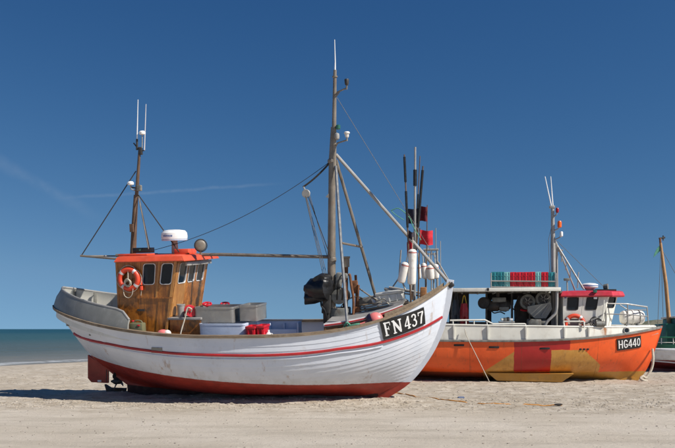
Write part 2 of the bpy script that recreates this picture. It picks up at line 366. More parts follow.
def ground_h(x, y):
    d = shore_d(x, y)
    z = np.where(d < 0, SEA_Z+d*.035, SEA_Z+(-SEA_Z)*sst(-2, 15, d)*1.0+.0*d); z = np.where(d < 0, np.maximum(z, -4), z)
    z = np.where(d >= 0, SEA_Z+(-SEA_Z)*np.clip(d/15, 0, 1)**.8, z)
    land = sst(0, 6, d); near = sst(17.5, 21, y+1.2*fbm(x*.3, y*.3, 2, 3)); far = 1-sst(45, 80, y)
    z = z+land*(.05*fbm(x*.16, y*.16, 3, 11)+far*near*(.05*fbm(x*.8, y*1.7, 3, 21)+.04*fbm(x*3.3, y*4.6, 3, 31))+far*(1-near)*(.016*fbm(x*.9, y*2.6, 3, 41)+.006*fbm(x*4, y*6, 2, 43)))
    tr = (x*.25+y*.97)                                      # wheel tracks behind and before the hulls
    for c0, wd in ((19.6, .16), (20.3, .16), (26.6, .2), (28.2, .2)):
        q = np.abs(tr-c0-.5*np.sin(x*.35+c0)); z = z-far*.034*np.exp(-(q/wd)**2)*(.75+.35*np.sin(x*2*math.pi/.24)*(q < wd)+.5*vnoise(x*5, y*5, 3))+far*.016*np.exp(-((q-wd*1.7)/.07)**2)
    for ox, oy, ux, uy, hl, am_ in MOUNDS:                    # sand heaped along the keels
        s_ = np.clip((x-ox)*ux+(y-oy)*uy, -hl, hl); r2_ = (x-ox-s_*ux)**2+(y-oy-s_*uy)**2; z = z+am_*np.exp(-r2_/.9)*(.75+.5*vnoise(x*2.2, y*2.2, 77))
    # small wind ripples low on the right
    rip = sst(1.5, 4, x)*(1-sst(16.5, 18.5, y)); z = z+rip*.006*np.sin((y*1.0+x*.32+.3*fbm(x*.8, y*.8, 2, 51))*2*math.pi/.33)
    return z
def axis(segs):
    out = []
    for a, b, st in segs: out += list(np.arange(a, b, st))
    return np.array(out+[segs[-1][1]])
gx = axis([(-6000, -400, 700), (-400, -60, 34), (-60, -16, 1.1), (-16, 19, .075), (19, 60, 1.1), (60, 400, 34), (400, 6000, 700)])
gy = axis([(-3000, -200, 400), (-200, 0, 20), (0, 10, 1), (10, 22, .06), (22, 36, .1), (36, 80, .7), (80, 400, 12), (400, 9000, 500)])
X, Y = np.meshgrid(gx, gy); Z = ground_h(X, Y); nx = len(gx)
me = bpy.data.meshes.new('sand_beach'); idx = np.arange(X.size).reshape(X.shape)
q = np.stack([idx[:-1, :-1], idx[:-1, 1:], idx[1:, 1:], idx[1:, :-1]], -1).reshape(-1, 4)
me.vertices.add(X.size); me.vertices.foreach_set('co', np.stack([X, Y, Z], -1).astype(np.float32).ravel())
me.loops.add(q.size); me.loops.foreach_set('vertex_index', q.astype(np.int32).ravel())
me.polygons.add(len(q)); me.polygons.foreach_set('loop_start', np.arange(0, q.size, 4, dtype=np.int32)); me.update(); me.validate(); me.shade_smooth()
m, t, p = base_mat('sand'); co = t.co(); x, y, z = t.xyz(co)
c = t.mix(t.ss(t.noise(co, .35, 6), .3, .7), (.52, .455, .37), (.61, .545, .46))
c = t.mix(t.m('MULTIPLY', t.ss(t.noise(t.mapv(co, (.35, 1.3, 1)), 1.1, 6), .48, .66), .5), c, (.40, .35, .28))
c = t.mix(t.m('MULTIPLY', t.ss(t.noise(co, 9, 8, .75), .55, .75), .35), c, (.36, .29, .215))
c = t.mix(t.m('MULTIPLY', t.ss(t.noise(co, 140, 3, .6), .58, .72), .5), c, (.22, .18, .14))
c = t.mix(t.m('MULTIPLY', t.ss(t.noise(co, 60, 3, .6), .62, .72), .4), c, (.60, .55, .47))
band = t.ss(t.m('ADD', y, t.m('MULTIPLY', t.noise(co, .5, 5), 3)), 18.5, 21.5)
c = t.mix(t.m('MULTIPLY', band, t.ss(t.noise(t.mapv(co, (1, 1.6, 1)), 2.2, 8, .72), .36, .62, 0, .75)), c, (.33, .27, .20))
wet = t.ss(z, SEA_Z+.005, SEA_Z+.075, 1, 0); c = t.mix(t.m('MULTIPLY', wet, .5), c, (.22, .18, .135))
t.put(p.inputs['Base Color'], c); t.put(p.inputs['Roughness'], t.m('SUBTRACT', .95, t.m('MULTIPLY', wet, .55)))
p.inputs['Specular IOR Level'].default_value = .2
hgt = t.m('ADD', t.m('ADD', t.m('MULTIPLY', t.noise(co, 7, 4, .6), .5), t.m('MULTIPLY', t.noise(co, 26, 6, .75), .5)), t.m('MULTIPLY', t.noise(co, 130, 3, .7), .22))
bu = t.new('ShaderNodeBump'); bu.inputs['Strength'].default_value = .9; bu.inputs['Distance'].default_value = .055
t.put(bu.inputs['Height'], hgt); t.l.new(bu.outputs[0], p.inputs['Normal'])
me.materials.append(m); tag(link(bpy.data.objects.new('sand_beach', me)), kind='structure')
# sea
sx = axis([(-9000, -500, 500), (-500, -120, 20), (-120, 60, 1.5), (60, 9000, 700)]); sy = axis([(-3000, -100, 300), (-100, 20, 10), (20, 130, .7), (130, 500, 10), (500, 12000, 500)])
X, Y = np.meshgrid(sx, sy); fade = np.exp(-np.maximum(0, Y-40)/120); Z = SEA_Z+fade*(.05*np.sin((X*SN.x+Y*SN.y+2.5*fbm(X*.06, Y*.06, 2, 2))*2*math.pi/6.5)*(.5+fbm(X*.03, Y*.03, 2, 8))+.05*fbm(X*.4, Y*.4, 3, 6))
Z = SEA_Z+(Z-SEA_Z)*sst(0, 14, -shore_d(X, Y))
idx = np.arange(X.size).reshape(X.shape); q = np.stack([idx[:-1, :-1], idx[:-1, 1:], idx[1:, 1:], idx[1:, :-1]], -1).reshape(-1, 4)
me = bpy.data.meshes.new('sea'); me.from_pydata(np.stack([X, Y, Z], -1).reshape(-1, 3).tolist(), [], q.tolist()); me.shade_smooth()
m, t, p = base_mat('sea_water'); co = t.co(); x, y, z = t.xyz(co)
d = t.m('MULTIPLY', t.vm('DOT_PRODUCT', t.vm('SUBTRACT', co, (P0.x, P0.y, 0)), (SN.x, SN.y, 0)), -1)
d = t.m('ADD', d, t.m('MULTIPLY', t.m('SUBTRACT', t.noise(t.mapv(co, (.02, .1, 1)), 1, 4), .5), 12))
c = t.mix(t.ss(d, 0, 26), (.17, .155, .12), (.075, .09, .07)); c = t.mix(t.ss(d, 20, 110), c, (.028, .07, .058)); c = t.mix(t.ss(d, 100, 420), c, (.003, .042, .044))
d2 = t.m('ADD', d, t.m('MULTIPLY', t.m('SUBTRACT', t.noise(t.mapv(co, (.5, .5, 1)), 1, 5), .5), 3))
foam = t.m('MULTIPLY', t.m('MULTIPLY', t.ss(d2, -1.5, .2), t.ss(d2, .8, 2.6, 1, 0)), t.ss(t.noise(co, 1.4, 6, .7), .38, .56))
c = t.mix(t.m('MULTIPLY', foam, .55), c, (.75, .76, .76))
t.put(p.inputs['Base Color'], c); p.inputs['Roughness'].default_value = .3; p.inputs['IOR'].default_value = 1.33; p.inputs['Specular IOR Level'].default_value = .12
bu = t.new('ShaderNodeBump'); bu.inputs['Strength'].default_value = .9; bu.inputs['Distance'].default_value = .4
t.put(bu.inputs['Height'], t.m('ADD', t.noise(t.mapv(co, (.35, .5, 1)), 1, 6, .6), t.m('MULTIPLY', t.noise(t.mapv(co, (.05, .12, 1)), 1, 4), 1.5))); t.l.new(bu.outputs[0], p.inputs['Normal'])
me.materials.append(m); tag(link(bpy.data.objects.new('sea', me)), kind='structure')
# dunes far right
X, Y = np.meshgrid(np.linspace(38, 320, 240), np.linspace(118, 260, 90))
rx = sst(38, 72, X); Z = rx*np.exp(-((Y-165)/34)**2)*(3.7+2.2*fbm(X*.03, Y*.03, 3, 71))+rx*.9*fbm(X*.18, Y*.18, 4, 72)*sst(120, 140, Y)-.15
idx = np.arange(X.size).reshape(X.shape); q = np.stack([idx[:-1, :-1], idx[:-1, 1:], idx[1:, 1:], idx[1:, :-1]], -1).reshape(-1, 4)
me = bpy.data.meshes.new('dune_hills'); me.from_pydata(np.stack([X, Y, Z], -1).reshape(-1, 3).tolist(), [], q.tolist()); me.shade_smooth()
m, t, p = base_mat('dune_grass'); co = t.co()
c = t.mix(t.ss(t.noise(co, .22, 8, .7), .42, .58), (.115, .125, .06), (.30, .25, .18)); c = t.mix(t.ss(t.noise(co, 1.3, 6, .7), .4, .65), c, (.07, .085, .045))
t.put(p.inputs['Base Color'], c); p.inputs['Roughness'].default_value = .95
me.materials.append(m); tag(link(bpy.data.objects.new('dune_hills', me)), kind='structure')
# pebbles, shell bits and driftweed: nobody could count them
def scatter(n, pos, rad, flat, emb):
    P = [pos() for _ in range(n)]; gz_ = ground_h(np.array([q[0] for q in P]), np.array([q[1] for q in P])); mb = MB()
    for (xx, yy), zz in zip(P, gz_):
        r = rad(yy); mb.ball((xx, yy, float(zz)+r*emb), (r*random.uniform(.85, 1.75), r*random.uniform(.75, 1.25), r*random.uniform(*flat)), 6, 4)
    return mb
def pos_peb(): yy = 11+24*random.random()**1.1; return random.uniform(-.46, .47)*yy*1.02, yy
pb = scatter(2600, pos_peb, lambda yy: random.choice((.003, .004, .005, .006, .007, .009, .014))*(.6+.03*yy), (.4, .7), .25)
def pos_clod():                                          # trodden lumps of sand where the hulls were hauled
    yy = max(18.8, random.choice((random.gauss(20.7, .8), random.uniform(19.2, 33)))); return random.uniform(-.45, .46)*yy, yy
cl = scatter(5600, pos_clod, lambda yy: random.uniform(.012, .036)*random.random()**.5, (.4, .75), .1)
tag(cl.build('sand_clods', 'sand'), 'small trodden clods of sand around the hulls', 'sand', kind='stuff')
m, t, p = base_mat('pebble'); co = t.co()
t.put(p.inputs['Base Color'], t.mix(t.ss(t.noise(co, 1.9, 2), .35, .65), (.10, .085, .07), (.34, .28, .22))); p.inputs['Roughness'].default_value = .8
tag(pb.build('pebbles', 'pebble'), 'small dark pebbles and shell bits scattered over the sand', 'pebbles', kind='stuff')

# ------------------------------------------------------------------ shared builders
def rrect(o, ex, ey, w_, h_, r, n=5):
    out = []
    for cx_, cy_, a in ((w_/2-r, h_/2-r, 0), (-w_/2+r, h_/2-r, 90), (-w_/2+r, -h_/2+r, 180), (w_/2-r, -h_/2+r, 270)):
        for k in range(n): th = R(a+90*k/(n-1)); out.append(V(o)+V(ex)*(cx_+r*math.cos(th))+V(ey)*(cy_+r*math.sin(th)))
    return out
class Wall:
    """a flat or raked wall: bilinear quad (p00 bottom start, p10 bottom end, p11, p01), normal n outwards"""
    def __init__(s, p00, p10, p11, p01, n): s.p = [V(a) for a in (p00, p10, p11, p01)]; s.n = V(n).normalized()
    def q(s, a, b, off=0.): return lerp(lerp(s.p[0], s.p[1], a), lerp(s.p[3], s.p[2], a), b)+s.n*off
    def panel(s, a0, a1, b0, b1, holes=(), th=.05, off=0.):
        A = sorted({a0, a1, *[h[0] for h in holes], *[h[1] for h in holes]}); B = sorted({b0, b1, *[h[2] for h in holes], *[h[3] for h in holes]}); mb = MB()
        def hit(i, j):
            if not (0 <= i < len(A)-1 and 0 <= j < len(B)-1): return True
            a, b = (A[i]+A[i+1])/2, (B[j]+B[j+1])/2; return any(h[0] < a < h[1] and h[2] < b < h[3] for h in holes)
        for i in range(len(A)-1):
            for j in range(len(B)-1):
                if hit(i, j): continue
                c = [(A[i], B[j]), (A[i+1], B[j]), (A[i+1], B[j+1]), (A[i], B[j+1])]; f = [s.q(*k, off) for k in c]; g = [s.q(*k, off-th) for k in c]
                mb.add(f, [(0, 1, 2, 3)]); mb.add(g, [(3, 2, 1, 0)])
                for e, (di, dj) in enumerate(((0, -1), (1, 0), (0, 1), (-1, 0))):
                    if hit(i+di, j+dj): mb.add([f[e], f[(e+1) % 4], g[(e+1) % 4], g[e]], [(0, 1, 2, 3)])
        b = bmesh.new(); vs = [b.verts.new(v) for v in mb.v]; [b.faces.new([vs[i] for i in f]) for f in mb.f]
        bmesh.ops.remove_doubles(b, verts=b.verts[:], dist=1e-4); return MB().bm(b)
    def window(s, h, parent, fm='white_paint', fw=.04, off=0., corner=.07, glass='glass'):
        a0, a1, b0, b1 = h; o = s.q((a0+a1)/2, (b0+b1)/2, off); ex = (s.q(a1, .5*(b0+b1))-s.q(a0, .5*(b0+b1))); ey = s.q(.5*(a0+a1), b1)-s.q(.5*(a0+a1), b0)
        W, Hh = ex.length, ey.length; ex.normalize(); ey.normalize()
        fr = MB(); k = s.n
        L = [rrect(o+k*.004, ex, ey, W+.016, Hh+.016, corner), rrect(o+k*.012, ex, ey, W+.01, Hh+.01, corner), rrect(o+k*.012, ex, ey, W-fw, Hh-fw, corner), rrect(o-k*.05, ex, ey, W-fw, Hh-fw, corner), rrect(o-k*.05, ex, ey, W+.03, Hh+.03, corner)]
        fr.loops(L, True, (False, False)); f = fr.build('window_frame', fm, parent)
        P = rrect(o-k*.018, ex, ey, W-fw+.02, Hh-fw+.02, corner); g = MB(); g.prism(P, k*-.008); g.build('window_pane', glass, parent)
        return f
def bar(name, mat, parent, pts, r, n=8): return MB().tube(pts, r, n).build(name, mat, parent)
def chain_pts(a, b, sag, n=14): a, b = V(a), V(b); return [a.lerp(b, k/n)-V((0, 0, 1))*sag*4*(k/n)*(1-k/n) for k in range(n+1)]
SERIF = {  # strokes as (polyline, width) in a unit box, with slab serifs
 'F': [([(.2, 0), (.2, 1)], .26), ([(0, .94), (.9, .94)], .16), ([(.2, .51), (.62, .51)], .15), ([(-.04, .05), (.48, .05)], .13), ([(.86, .72), (.86, .96)], .09), ([(.62, .4), (.62, .66)], .08)],
 'N': [([(.14, 0), (.14, 1)], .17), ([(.12, .92), (.86, .08)], .28), ([(.86, 0), (.86, 1)], .17), ([(-.06, .05), (.34, .05)], .13), ([(-.08, .95), (.26, .95)], .13), ([(.66, .95), (1.06, .95)], .13)],
 '4': [([(.66, 0), (.66, 1)], .27), ([(.64, .96), (.06, .32)], .16), ([(0, .29), (.98, .29)], .17), ([(.42, .05), (.9, .05)], .13)],
 '3': [([(.1, .78), (.2, .93), (.45, .96), (.68, .88), (.72, .72), (.6, .58), (.36, .54)], .22), ([(.36, .54), (.66, .48), (.8, .3), (.72, .12), (.45, .04), (.2, .06), (.08, .22)], .24)],
 '7': [([(.02, .92), (.96, .92)], .2), ([(.08, .68), (.08, .98)], .14), ([(.88, .88), (.58, .5), (.42, 0)], .27)]}
SANS = {
 'H': [([(.14, 0), (.14, 1)], .24), ([(.86, 0), (.86, 1)], .24), ([(.14, .5), (.86, .5)], .2)],
 'G': [([(.92, .74), (.78, .9), (.52, .95), (.25, .85), (.13, .5), (.25, .15), (.52, .05), (.8, .12), (.88, .28)], .22), ([(.5, .42), (.98, .42)], .18), ([(.88, .1), (.88, .42)], .22)],
 '4': [([(.7, 0), (.7, 1)], .23), ([(.66, .95), (.1, .35)], .2), ([(0, .28), (1, .28)], .19)],
 '0': [([(.5, .95), (.22, .82), (.13, .5), (.22, .18), (.5, .05), (.78, .18), (.87, .5), (.78, .82), (.5, .95)], .22)]}
def letter(mapf, strokes, x0, x1, y0, y1, o):
    mb = MB(); k = 0
    asp = (x1-x0)
    for pl, wd in strokes:
        k += 1; L = []
        P = []
        for a, b in zip(pl, pl[1:]): P += [(a[0]+(b[0]-a[0])*i/4, a[1]+(b[1]-a[1])*i/4) for i in range(4)]
        P.append(pl[-1])
        # widths are measured in letter-box units, corrected for the box's shape
        W_, H_ = letter.size[0]*(x1-x0), letter.size[1]*(y1-y0)
        for i, c in enumerate(P):
            a, b = P[max(i-1, 0)], P[min(i+1, len(P)-1)]; d = V(((b[0]-a[0])*W_, (b[1]-a[1])*H_)).normalized(); nrm = V((-d.y, d.x))*wd*W_/2
            L.append([mapf(lerp(x0, x1, c[0]+e*nrm.x/W_), lerp(y0, y1, c[1]+e*nrm.y/H_), o+k*.0007) for e in (1, 0, -1)])
        mb.grid(L)
    return mb
def lifebuoy(label, c, axis, Rm, r, M, mat='buoy_orange', n=4, phase=.7):
    t_ = thing('lifebuoy', label, 'lifebuoy', V(c)-V((0, 0, Rm+r)), M)
    MB().torus(c, axis, Rm, r, 36, 12).build('ring', mat, t_)
    for k in range(n):
        a = phase+2*math.pi*k/n; MB().torus(c, axis, Rm, r*1.05, 4, 12, a-.12, a+.12).build('reflective_band', 'reflective_band', t_)
    x, y = frame_of(axis); L = []
    for k in range(49):
        a = phase+2*math.pi*k/48; L.append(V(c)+(x*math.cos(a)+y*math.sin(a))*(Rm+r*1.02+.035*abs(math.sin(2*(a-phase))))+V(axis)*.0)
    MB().tube(L, .008, 5).build('grab_line', 'pale_rope', t_); return t_
def open_box(name, mat, lo, hi, parent=None, base=None, M=None, th=.03, rim=.0, flare=.0):
    """an open tub: outer wall, rim, inner wall, floor"""
    lo, hi = V(lo), V(hi); mb = MB(); r = min(hi.x-lo.x, hi.y-lo.y)*.09; o = (lo+hi)/2
    def lp(z, g, k): return [V((p.x, p.y, z)) for p in rrect((o.x, o.y, 0), (1, 0, 0), (0, 1, 0), hi.x-lo.x+2*g, hi.y-lo.y+2*g, k, 4)]
    L = [lp(lo.z, -flare, r), lp(hi.z-.05, 0, r)]
    if rim: L += [lp(hi.z-.05, rim, r), lp(hi.z, rim, r)]
    else: L += [lp(hi.z, 0, r)]
    L += [lp(hi.z, -th, r*.8), lp(lo.z+.04, -th-flare, r*.8)]
    mb.loops(L); return mb.build(name, mat, parent, base, M)

# ------------------------------------------------------------------ the white clinker boat in front
A = Frame(-2.53, 22.35, R(12), R(6.5)); MA = A.M
boat = thing('fishing_boat', 'white wooden clinker fishing boat with varnished wheelhouse, number FN 437, in front', 'fishing boat', (0, 0, 0), MA)
HA = Hull([(3.85, .08), (4.51, .52), (4.99, 1.13), (5.30, 1.74), (5.49, 2.375), (5.61, 3.11)],
          [(-3.47, .34), (-4.0, .72), (-4.54, 1.16), (-5.07, 1.84), (-5.60, 2.57)],
          [(.1, .15), (.6, .22), (1.1, .38), (1.5, .65), (1.76, 1.0), (1.89, 1.4), (1.95, 1.94)], pz=((2.5, 4.0), 1.75), ns=(1.5, 2.45), ms=(1, .74))
# backbone: keel and stem
hull = MB()
MB().loops([[V((x, s*.07, z)) for s, z in ((-1, -.02), (1, -.02), (1, zt), (-1, zt))] for x, zt in ((-3.45, .34), (-2.6, .26), (0, .24), (3.0, .22), (3.7, .2))]).build('keel', 'keel_dark', boat)
st = smooth2([(3.72, -.02), (4.50, .50), (5.02, 1.13), (5.34, 1.74), (5.54, 2.375), (5.67, 3.17)], 5); L = []
for i, (x, z) in enumerate(st):
    a, b = st[max(i-1, 0)], st[min(i+1, len(st)-1)]; d = V((b[0]-a[0], 0, b[1]-a[1])).normalized(); n = V((d.z, 0, -d.x)); c = V((x, 0, z))
    L.append([c+n*.035+V((0, -.045, 0)), c+n*.035+V((0, .045, 0)), c-n*.14+V((0, .075, 0)), c-n*.14+V((0, -.075, 0))])
hull.loops(L)
hull = hull.build('hull', 'hull_white', boat)
NP = 21
ts = [0]+[.04+.96*(k/(NP-1))**.94 for k in range(NP)]
ts = sorted(set(ts))
for k in range(len(ts)-1):
    for s in (-1, 1): HA.plank(ts[k], ts[k+1], s, 44, .015).build('plank', 'hull_white', hull)
SP = sorted(HA.find(A, *q) for q in ((78, 335), (110, 343.5), (150, 350.5), (200, 354.5), (250, 355.5), (300, 353.5), (340, 348.5), (384, 341.5), (424, 327), (443, 316)))
def stripe_t(u): return float(np.interp(u, [a for a, b in SP], [b for a, b in SP]))
for s in (-1, 1):
    HA.band(stripe_t, s, .07, .03, 70, .035, .992, .018).build('rub_rail', 'red_paint', boat)
    HA.band(lambda u: stripe_t(u)-.034, s, .05, .03, 60, .10, .86, .004).build('rubbing_strake', 'hull_white', boat)
    L = []
    for u in HA.us(60):
        a = HA.pt(u, 1, s); d = V((0, -s, 0)); k = max(0, min(1, abs(a.y)*6))
        L.append([a+V((0, s*.06, -.035)), a+V((0, s*.06, .035)), a-V((0, s*.09*k, -.035)), a-V((0, s*.09*k, .035))])
    MB().loops(L).build('cap_rail', 'weathered_wood', boat)
def deck_pts(u, f, dz): a = HA.pt(u, .845, -1); return [V((a.x, a.y*f*k, a.z)) for k in (1, .6, .2, -.2, -.6, -1)]
MB().grid([deck_pts(u, .97, -.46) for u in HA.us(40, .02, .98)], (0, 0, -.05)).build('deck', 'deck_grey', boat)
# stern bulwark of grey steel
ue = HA.u_at_x(A(126, 330, -1.85).x); NQ = 56; top = []; bot = []
def bw(qp):
    s = -1 if qp < 0 else 1; u = ue*abs(qp)**2.2; a = HA.pt(u, 1, s); b = HA.pt(u+.004, 1, s); tg = (b-a); tg.z = 0; tg.normalize(); inn = V((-tg.y*s*-1, tg.x*-s*1, 0))
    inn = V((tg.y, -tg.x, 0)) if V((tg.y, -tg.x, 0)).dot(V((-2.4, 0, 0))-V((a.x, a.y, 0))) > 0 else V((-tg.y, tg.x, 0))
    rd_ = V((-3.7-a.x, -a.y, 0)).normalized(); k_ = min(1, max(0, (abs(qp)-.3)/.5)); inn = rd_.lerp(inn, k_*k_*(3-2*k_)).normalized()
    h = lerp(.50, .45, abs(qp)**1.3)
    if abs(qp) > .93: h *= math.sqrt(max(0, 1-((abs(qp)-.93)/.075)**2))*.75+.25
    return a, inn, h
L = []; rail = []
for k in range(NQ+1):
    qp = -1+2*k/NQ; a, inn, h = bw(qp); b = a+V((0, 0, .03)); ln = .36+.26*(1-abs(qp))**2; tpp = b+inn*(ln*h)+V((0, 0, h)); md = b+inn*(ln*.35*h)+V((0, 0, h*.5))
    L.append([b, md, tpp, tpp+inn*.05, md+inn*.05, b+inn*.05]); rail.append(tpp+inn*.02)
sb = MB().loops(L).build('stern_bulwark', 'grey_steel_paint', boat, sharp=50)
MB().tube(rail, .032, 8).build('rail_pipe', 'galvanised', sb)
MB().loops([[q_[3]+(q_[3]-q_[2])*.1, q_[4]+(q_[3]-q_[2])*.1, q_[5]+(q_[3]-q_[2])*.1+V((0, 0, -.3))] for q_ in L], False).build('sunlit_lining', 'cream_paint', sb)  # cream sheet added inside, its pale colour standing in for sunlight on the steel
for qp in (-.75, -.45, .3, .52, .8):
    a, inn, h = bw(qp); b = a+V((0, 0, -.4))+inn*.16; tpp = a+inn*(.36*h+.09)+V((0, 0, h)); w_ = V((inn.y, -inn.x, 0))*.035; kk = inn*.1
    MB().hexa([b-w_, b+w_, b+w_+kk, b-w_+kk, tpp-w_, tpp+w_, tpp+w_+kk*.4, tpp-w_+kk*.4]).build('frame_rib', 'machine_grey', sb)
# rudder, skeg shoe, propeller
c = [A(88.5, 355, 0), A(88.5, 378, 0), A(92, 382, 0), A(108.5, 383, 0), A(108.5, 369, 0)]
rud = MB().prism([p+V((0, -.04, 0)) for p in c], (0, .08, 0)).build('rudder', 'hull_white', boat)
bar('rudder_stock', 'dark_iron', rud, [A(107, 382, 0), A(107.5, 360, 0)], .045)
MB().box(A(99.5, 381, -.05), (.11, .02, .05)).build('zinc_anode', 'plastic_white', rud)
MB().prism([A(106, 384, .05), A(108, 391, .05), A(126, 394, .05), A(127, 388, .05), A(112, 387.5, .05)], (0, -.1, 0)).build('skeg_shoe', 'dark_iron', boat)
pc = A(117.5, 381.5, 0); prop = MB().lathe([(.03, -.14), (.075, -.08), (.085, .08), (.05, .14), (.02, .2)], pc, (-1, 0, 0), 14).build('propeller', 'dark_iron', boat)
for k in range(3):
    a = R(90+120*k+10); r_ = V((0, math.cos(a), math.sin(a))); t_ = V((1, 0, 0)); w_ = r_.cross(t_); G = []
    for i in range(7):
        f = i/6; wd = .13*math.sin(math.pi*(.12+.86*f))**.7; tw = .9-.5*f
        ax = (w_*math.cos(tw)+t_*math.sin(tw)); G.append([pc+r_*(.06+.27*f)+ax*wd*e for e in (-1, -.3, .3, 1)])
    MB().grid(G, (.015, 0, 0)).build('blade', 'dark_iron', prop)
# foredeck
u0 = HA.u_at_x(A(324, 325, -1.2).x); fu = HA.us(26, u0, HA.u_at_x(A(402, 310, -.75).x))
def fd(u, k, dz=0.): a = HA.pt(u, 1, -1); f = .76; return V((a.x, a.y*f*k, a.z+.21+dz-.05*k*k+.06*(1-abs(k))))
fdk = MB(); G = [[fd(u, k) for k in (1, .75, .5, .25, 0, -.25, -.5, -.75, -1)] for u in fu]; fdk.grid(G, (0, 0, -.04)); fdk = fdk.build('foredeck', 'deck_grey', boat)
for s in (1, -1):
    MB().loops([[fd(u, s*1.01, .02), fd(u, s*1.01, -.06), fd(u, s*.985, -.06), fd(u, s*.985, .02)] for u in fu]).build('edge_trim', 'white_paint', fdk)
    MB().loops([[fd(u, s*1.03, -.005), fd(u, s*1.03, -.04), fd(u, s*1.0, -.04), fd(u, s*1.0, -.005)] for u in fu[2::1]]).build('trim_stripe', 'red_paint', fdk)
    for z0, z1 in ((-.06, -.2), (-.205, -.42)):
        MB().loops([[fd(u, s*.99, z0), fd(u, s*.99, z1), fd(u, s*.95, z1), fd(u, s*.95, z0)] for u in fu]).build('coaming_plank', 'foredeck_wood', fdk)
c0, c1 = fd(u0, 1), fd(u0, -1)
MB().hexa([c0+V((0, 0, -.6)), c1+V((0, 0, -.6)), c1+V((.05, 0, -.6)), c0+V((.05, 0, -.6)), c0+V((0, 0, -.06)), c1+V((0, 0, -.06)), c1+V((.05, 0, -.06)), c0+V((.05, 0, -.06))]).build('bulkhead', 'foredeck_wood', fdk)
# number board
cor = [HA.find(A, *q) for q in ((383.2, 339.5), (424.5, 323.5), (423, 307), (379, 320.5))]
def bmap(a, b, o):
    u = lerp(lerp(cor[0][0], cor[1][0], a), lerp(cor[3][0], cor[2][0], a), b); t_ = lerp(lerp(cor[0][1], cor[1][1], a), lerp(cor[3][1], cor[2][1], a), b); return HA.pt(u, min(t_, 1), -1, o)
G = [[bmap(i/14, j/5, .045) for j in range(6)] for i in range(15)]; G2 = [[bmap(i/14, j/5, .02) for j in range(6)] for i in range(15)]
nb = MB().loops([G2[0]+G[0][::-1]]+[a+b[::-1] for a, b in zip(G2[1:], G[1:])]).build('number_board', 'black_paint', boat)
letter.size = (1.15, .45)
for ch, x0, x1 in (('F', .06, .22), ('N', .26, .45), ('4', .52, .665), ('3', .69, .82), ('7', .84, .97)):
    letter(bmap, SERIF[ch], x0, x1, .15, .87, .05).build('letter', 'plastic_white', nb)
ec = [HA.find(A, *q) for q in ((152, 352.5), (162.5, 353), (162.5, 347.5), (152, 347))]
MB().grid([[HA.pt(*ec[0], -1, .03), HA.pt(*ec[3], -1, .03)], [HA.pt(*ec[1], -1, .03), HA.pt(*ec[2], -1, .03)]], (0, .02, 0)).build('exhaust_plate', 'grey_steel_paint', boat)
# ---- wheelhouse
W2 = 1.12
pt_ = A(177.5, 263, -W2); pb_ = A(169.5, 317, -W2); xa = A(117, 290, -W2).x; zt = (A(117, 259, -W2).z+pt_.z)/2; zm_ = pb_.z; zd = HA.pt(.3, 1).z-.46
wh = MB()
wh.b2((xa+.05, -W2+.08, zd), (pb_.x-.08, W2-.08, zd+.06)); wh = wh.build('wheelhouse', 'interior_dark', boat)
xbz = lerp(pt_.x, pb_.x, (pt_.z-zd)/(pt_.z-pb_.z))
def side_wall(s): return Wall((xa, s*W2, zd), (xbz, s*W2, zd), (pt_.x, s*W2, zt), (xa, s*W2, zt), (0, s, 0))
def pxs(w_, px, py, yl): # fractions on the side wall of a point seen in the photograph
    p_ = A(px, py, yl); b = (p_.z-zd)/(zt-zd); x0 = xa; x1 = lerp(xbz, pt_.x, b); return (p_.x-x0)/(x1-x0), b
for s in (-1, 1):
    w_ = side_wall(s)
    h1 = [*(pxs(w_, 143, 274, -W2)[:1]+pxs(w_, 155, 274, -W2)[:1]), pxs(w_, 150, 284.5, -W2)[1], pxs(w_, 150, 263.8, -W2)[1]]
    h2 = [*(pxs(w_, 161, 274, -W2)[:1]+pxs(w_, 172.3, 274, -W2)[:1]), h1[2], h1[3]]
    sm = pxs(w_, 150, 298, -W2)[1]; d0 = pxs(w_, 138, 315, -W2)[0]; d1 = pxs(w_, 157, 315, -W2)[0]
    u1 = pxs(w_, 140.5, 280, -W2)[0]; u2 = pxs(w_, 158, 280, -W2)[0]
    w_.panel(0, u1-.004, sm+.006, 1).build('wall_panel', 'varnished_wood', wh)
    w_.panel(u1, u2-.004, sm+.006, 1, [h1]).build('wall_panel', 'varnished_wood', wh)
    w_.panel(u2, 1, sm+.006, 1, [h2]).build('wall_panel', 'varnished_wood', wh)
    w_.panel(0, d0-.005, 0, sm-.006).build('wall_panel', 'varnished_wood', wh)
    w_.panel(d0, d1, 0, sm-.006, (), .05, -.012).build('door', 'varnished_wood', wh)
    w_.panel(d1+.005, .97, 0, sm-.006).build('wall_panel', 'varnished_wood', wh)
    w_.panel(0, 1, sm-.006, sm+.006, (), .05, .02).build('batten', 'varnished_wood', wh)
    w_.panel(.0, .035, 0, 1, (), .08, .015).build('corner_post', 'varnished_wood', wh)
    w_.panel(.955, 1.0, 0, 1, (), .08, .018).build('corner_post', 'sunlit_wood', wh)  # front post coloured brighter, as if the sun caught it
    w_.panel(u2-.016, u2+.012, sm+.006, 1, (), .02, .012).build('batten', 'sunlit_wood', wh)
    for hb in (.75, .25):
        w_.panel(d0-.01, d0+.13, sm*hb-.012, sm*hb+.012, (), .02, .012).build('hinge', 'dark_iron', wh)
    for h in (h1, h2): w_.window(h, wh, 'white_paint', .016)
fw = Wall((xbz, -W2, zd), (xbz, W2, zd), (pt_.x, W2, zt), (pt_.x, -W2, zt), (1, 0, -(pt_.x-xbz)/(zt-zd)))
bz0, bz1 = h1[2]-.0, h1[3]
hs = [(.10, .33, bz0, bz1), (.395, .605, bz0, bz1), (.67, .9, bz0, bz1)]
bm_ = (zm_-zd)/(zt-zd)
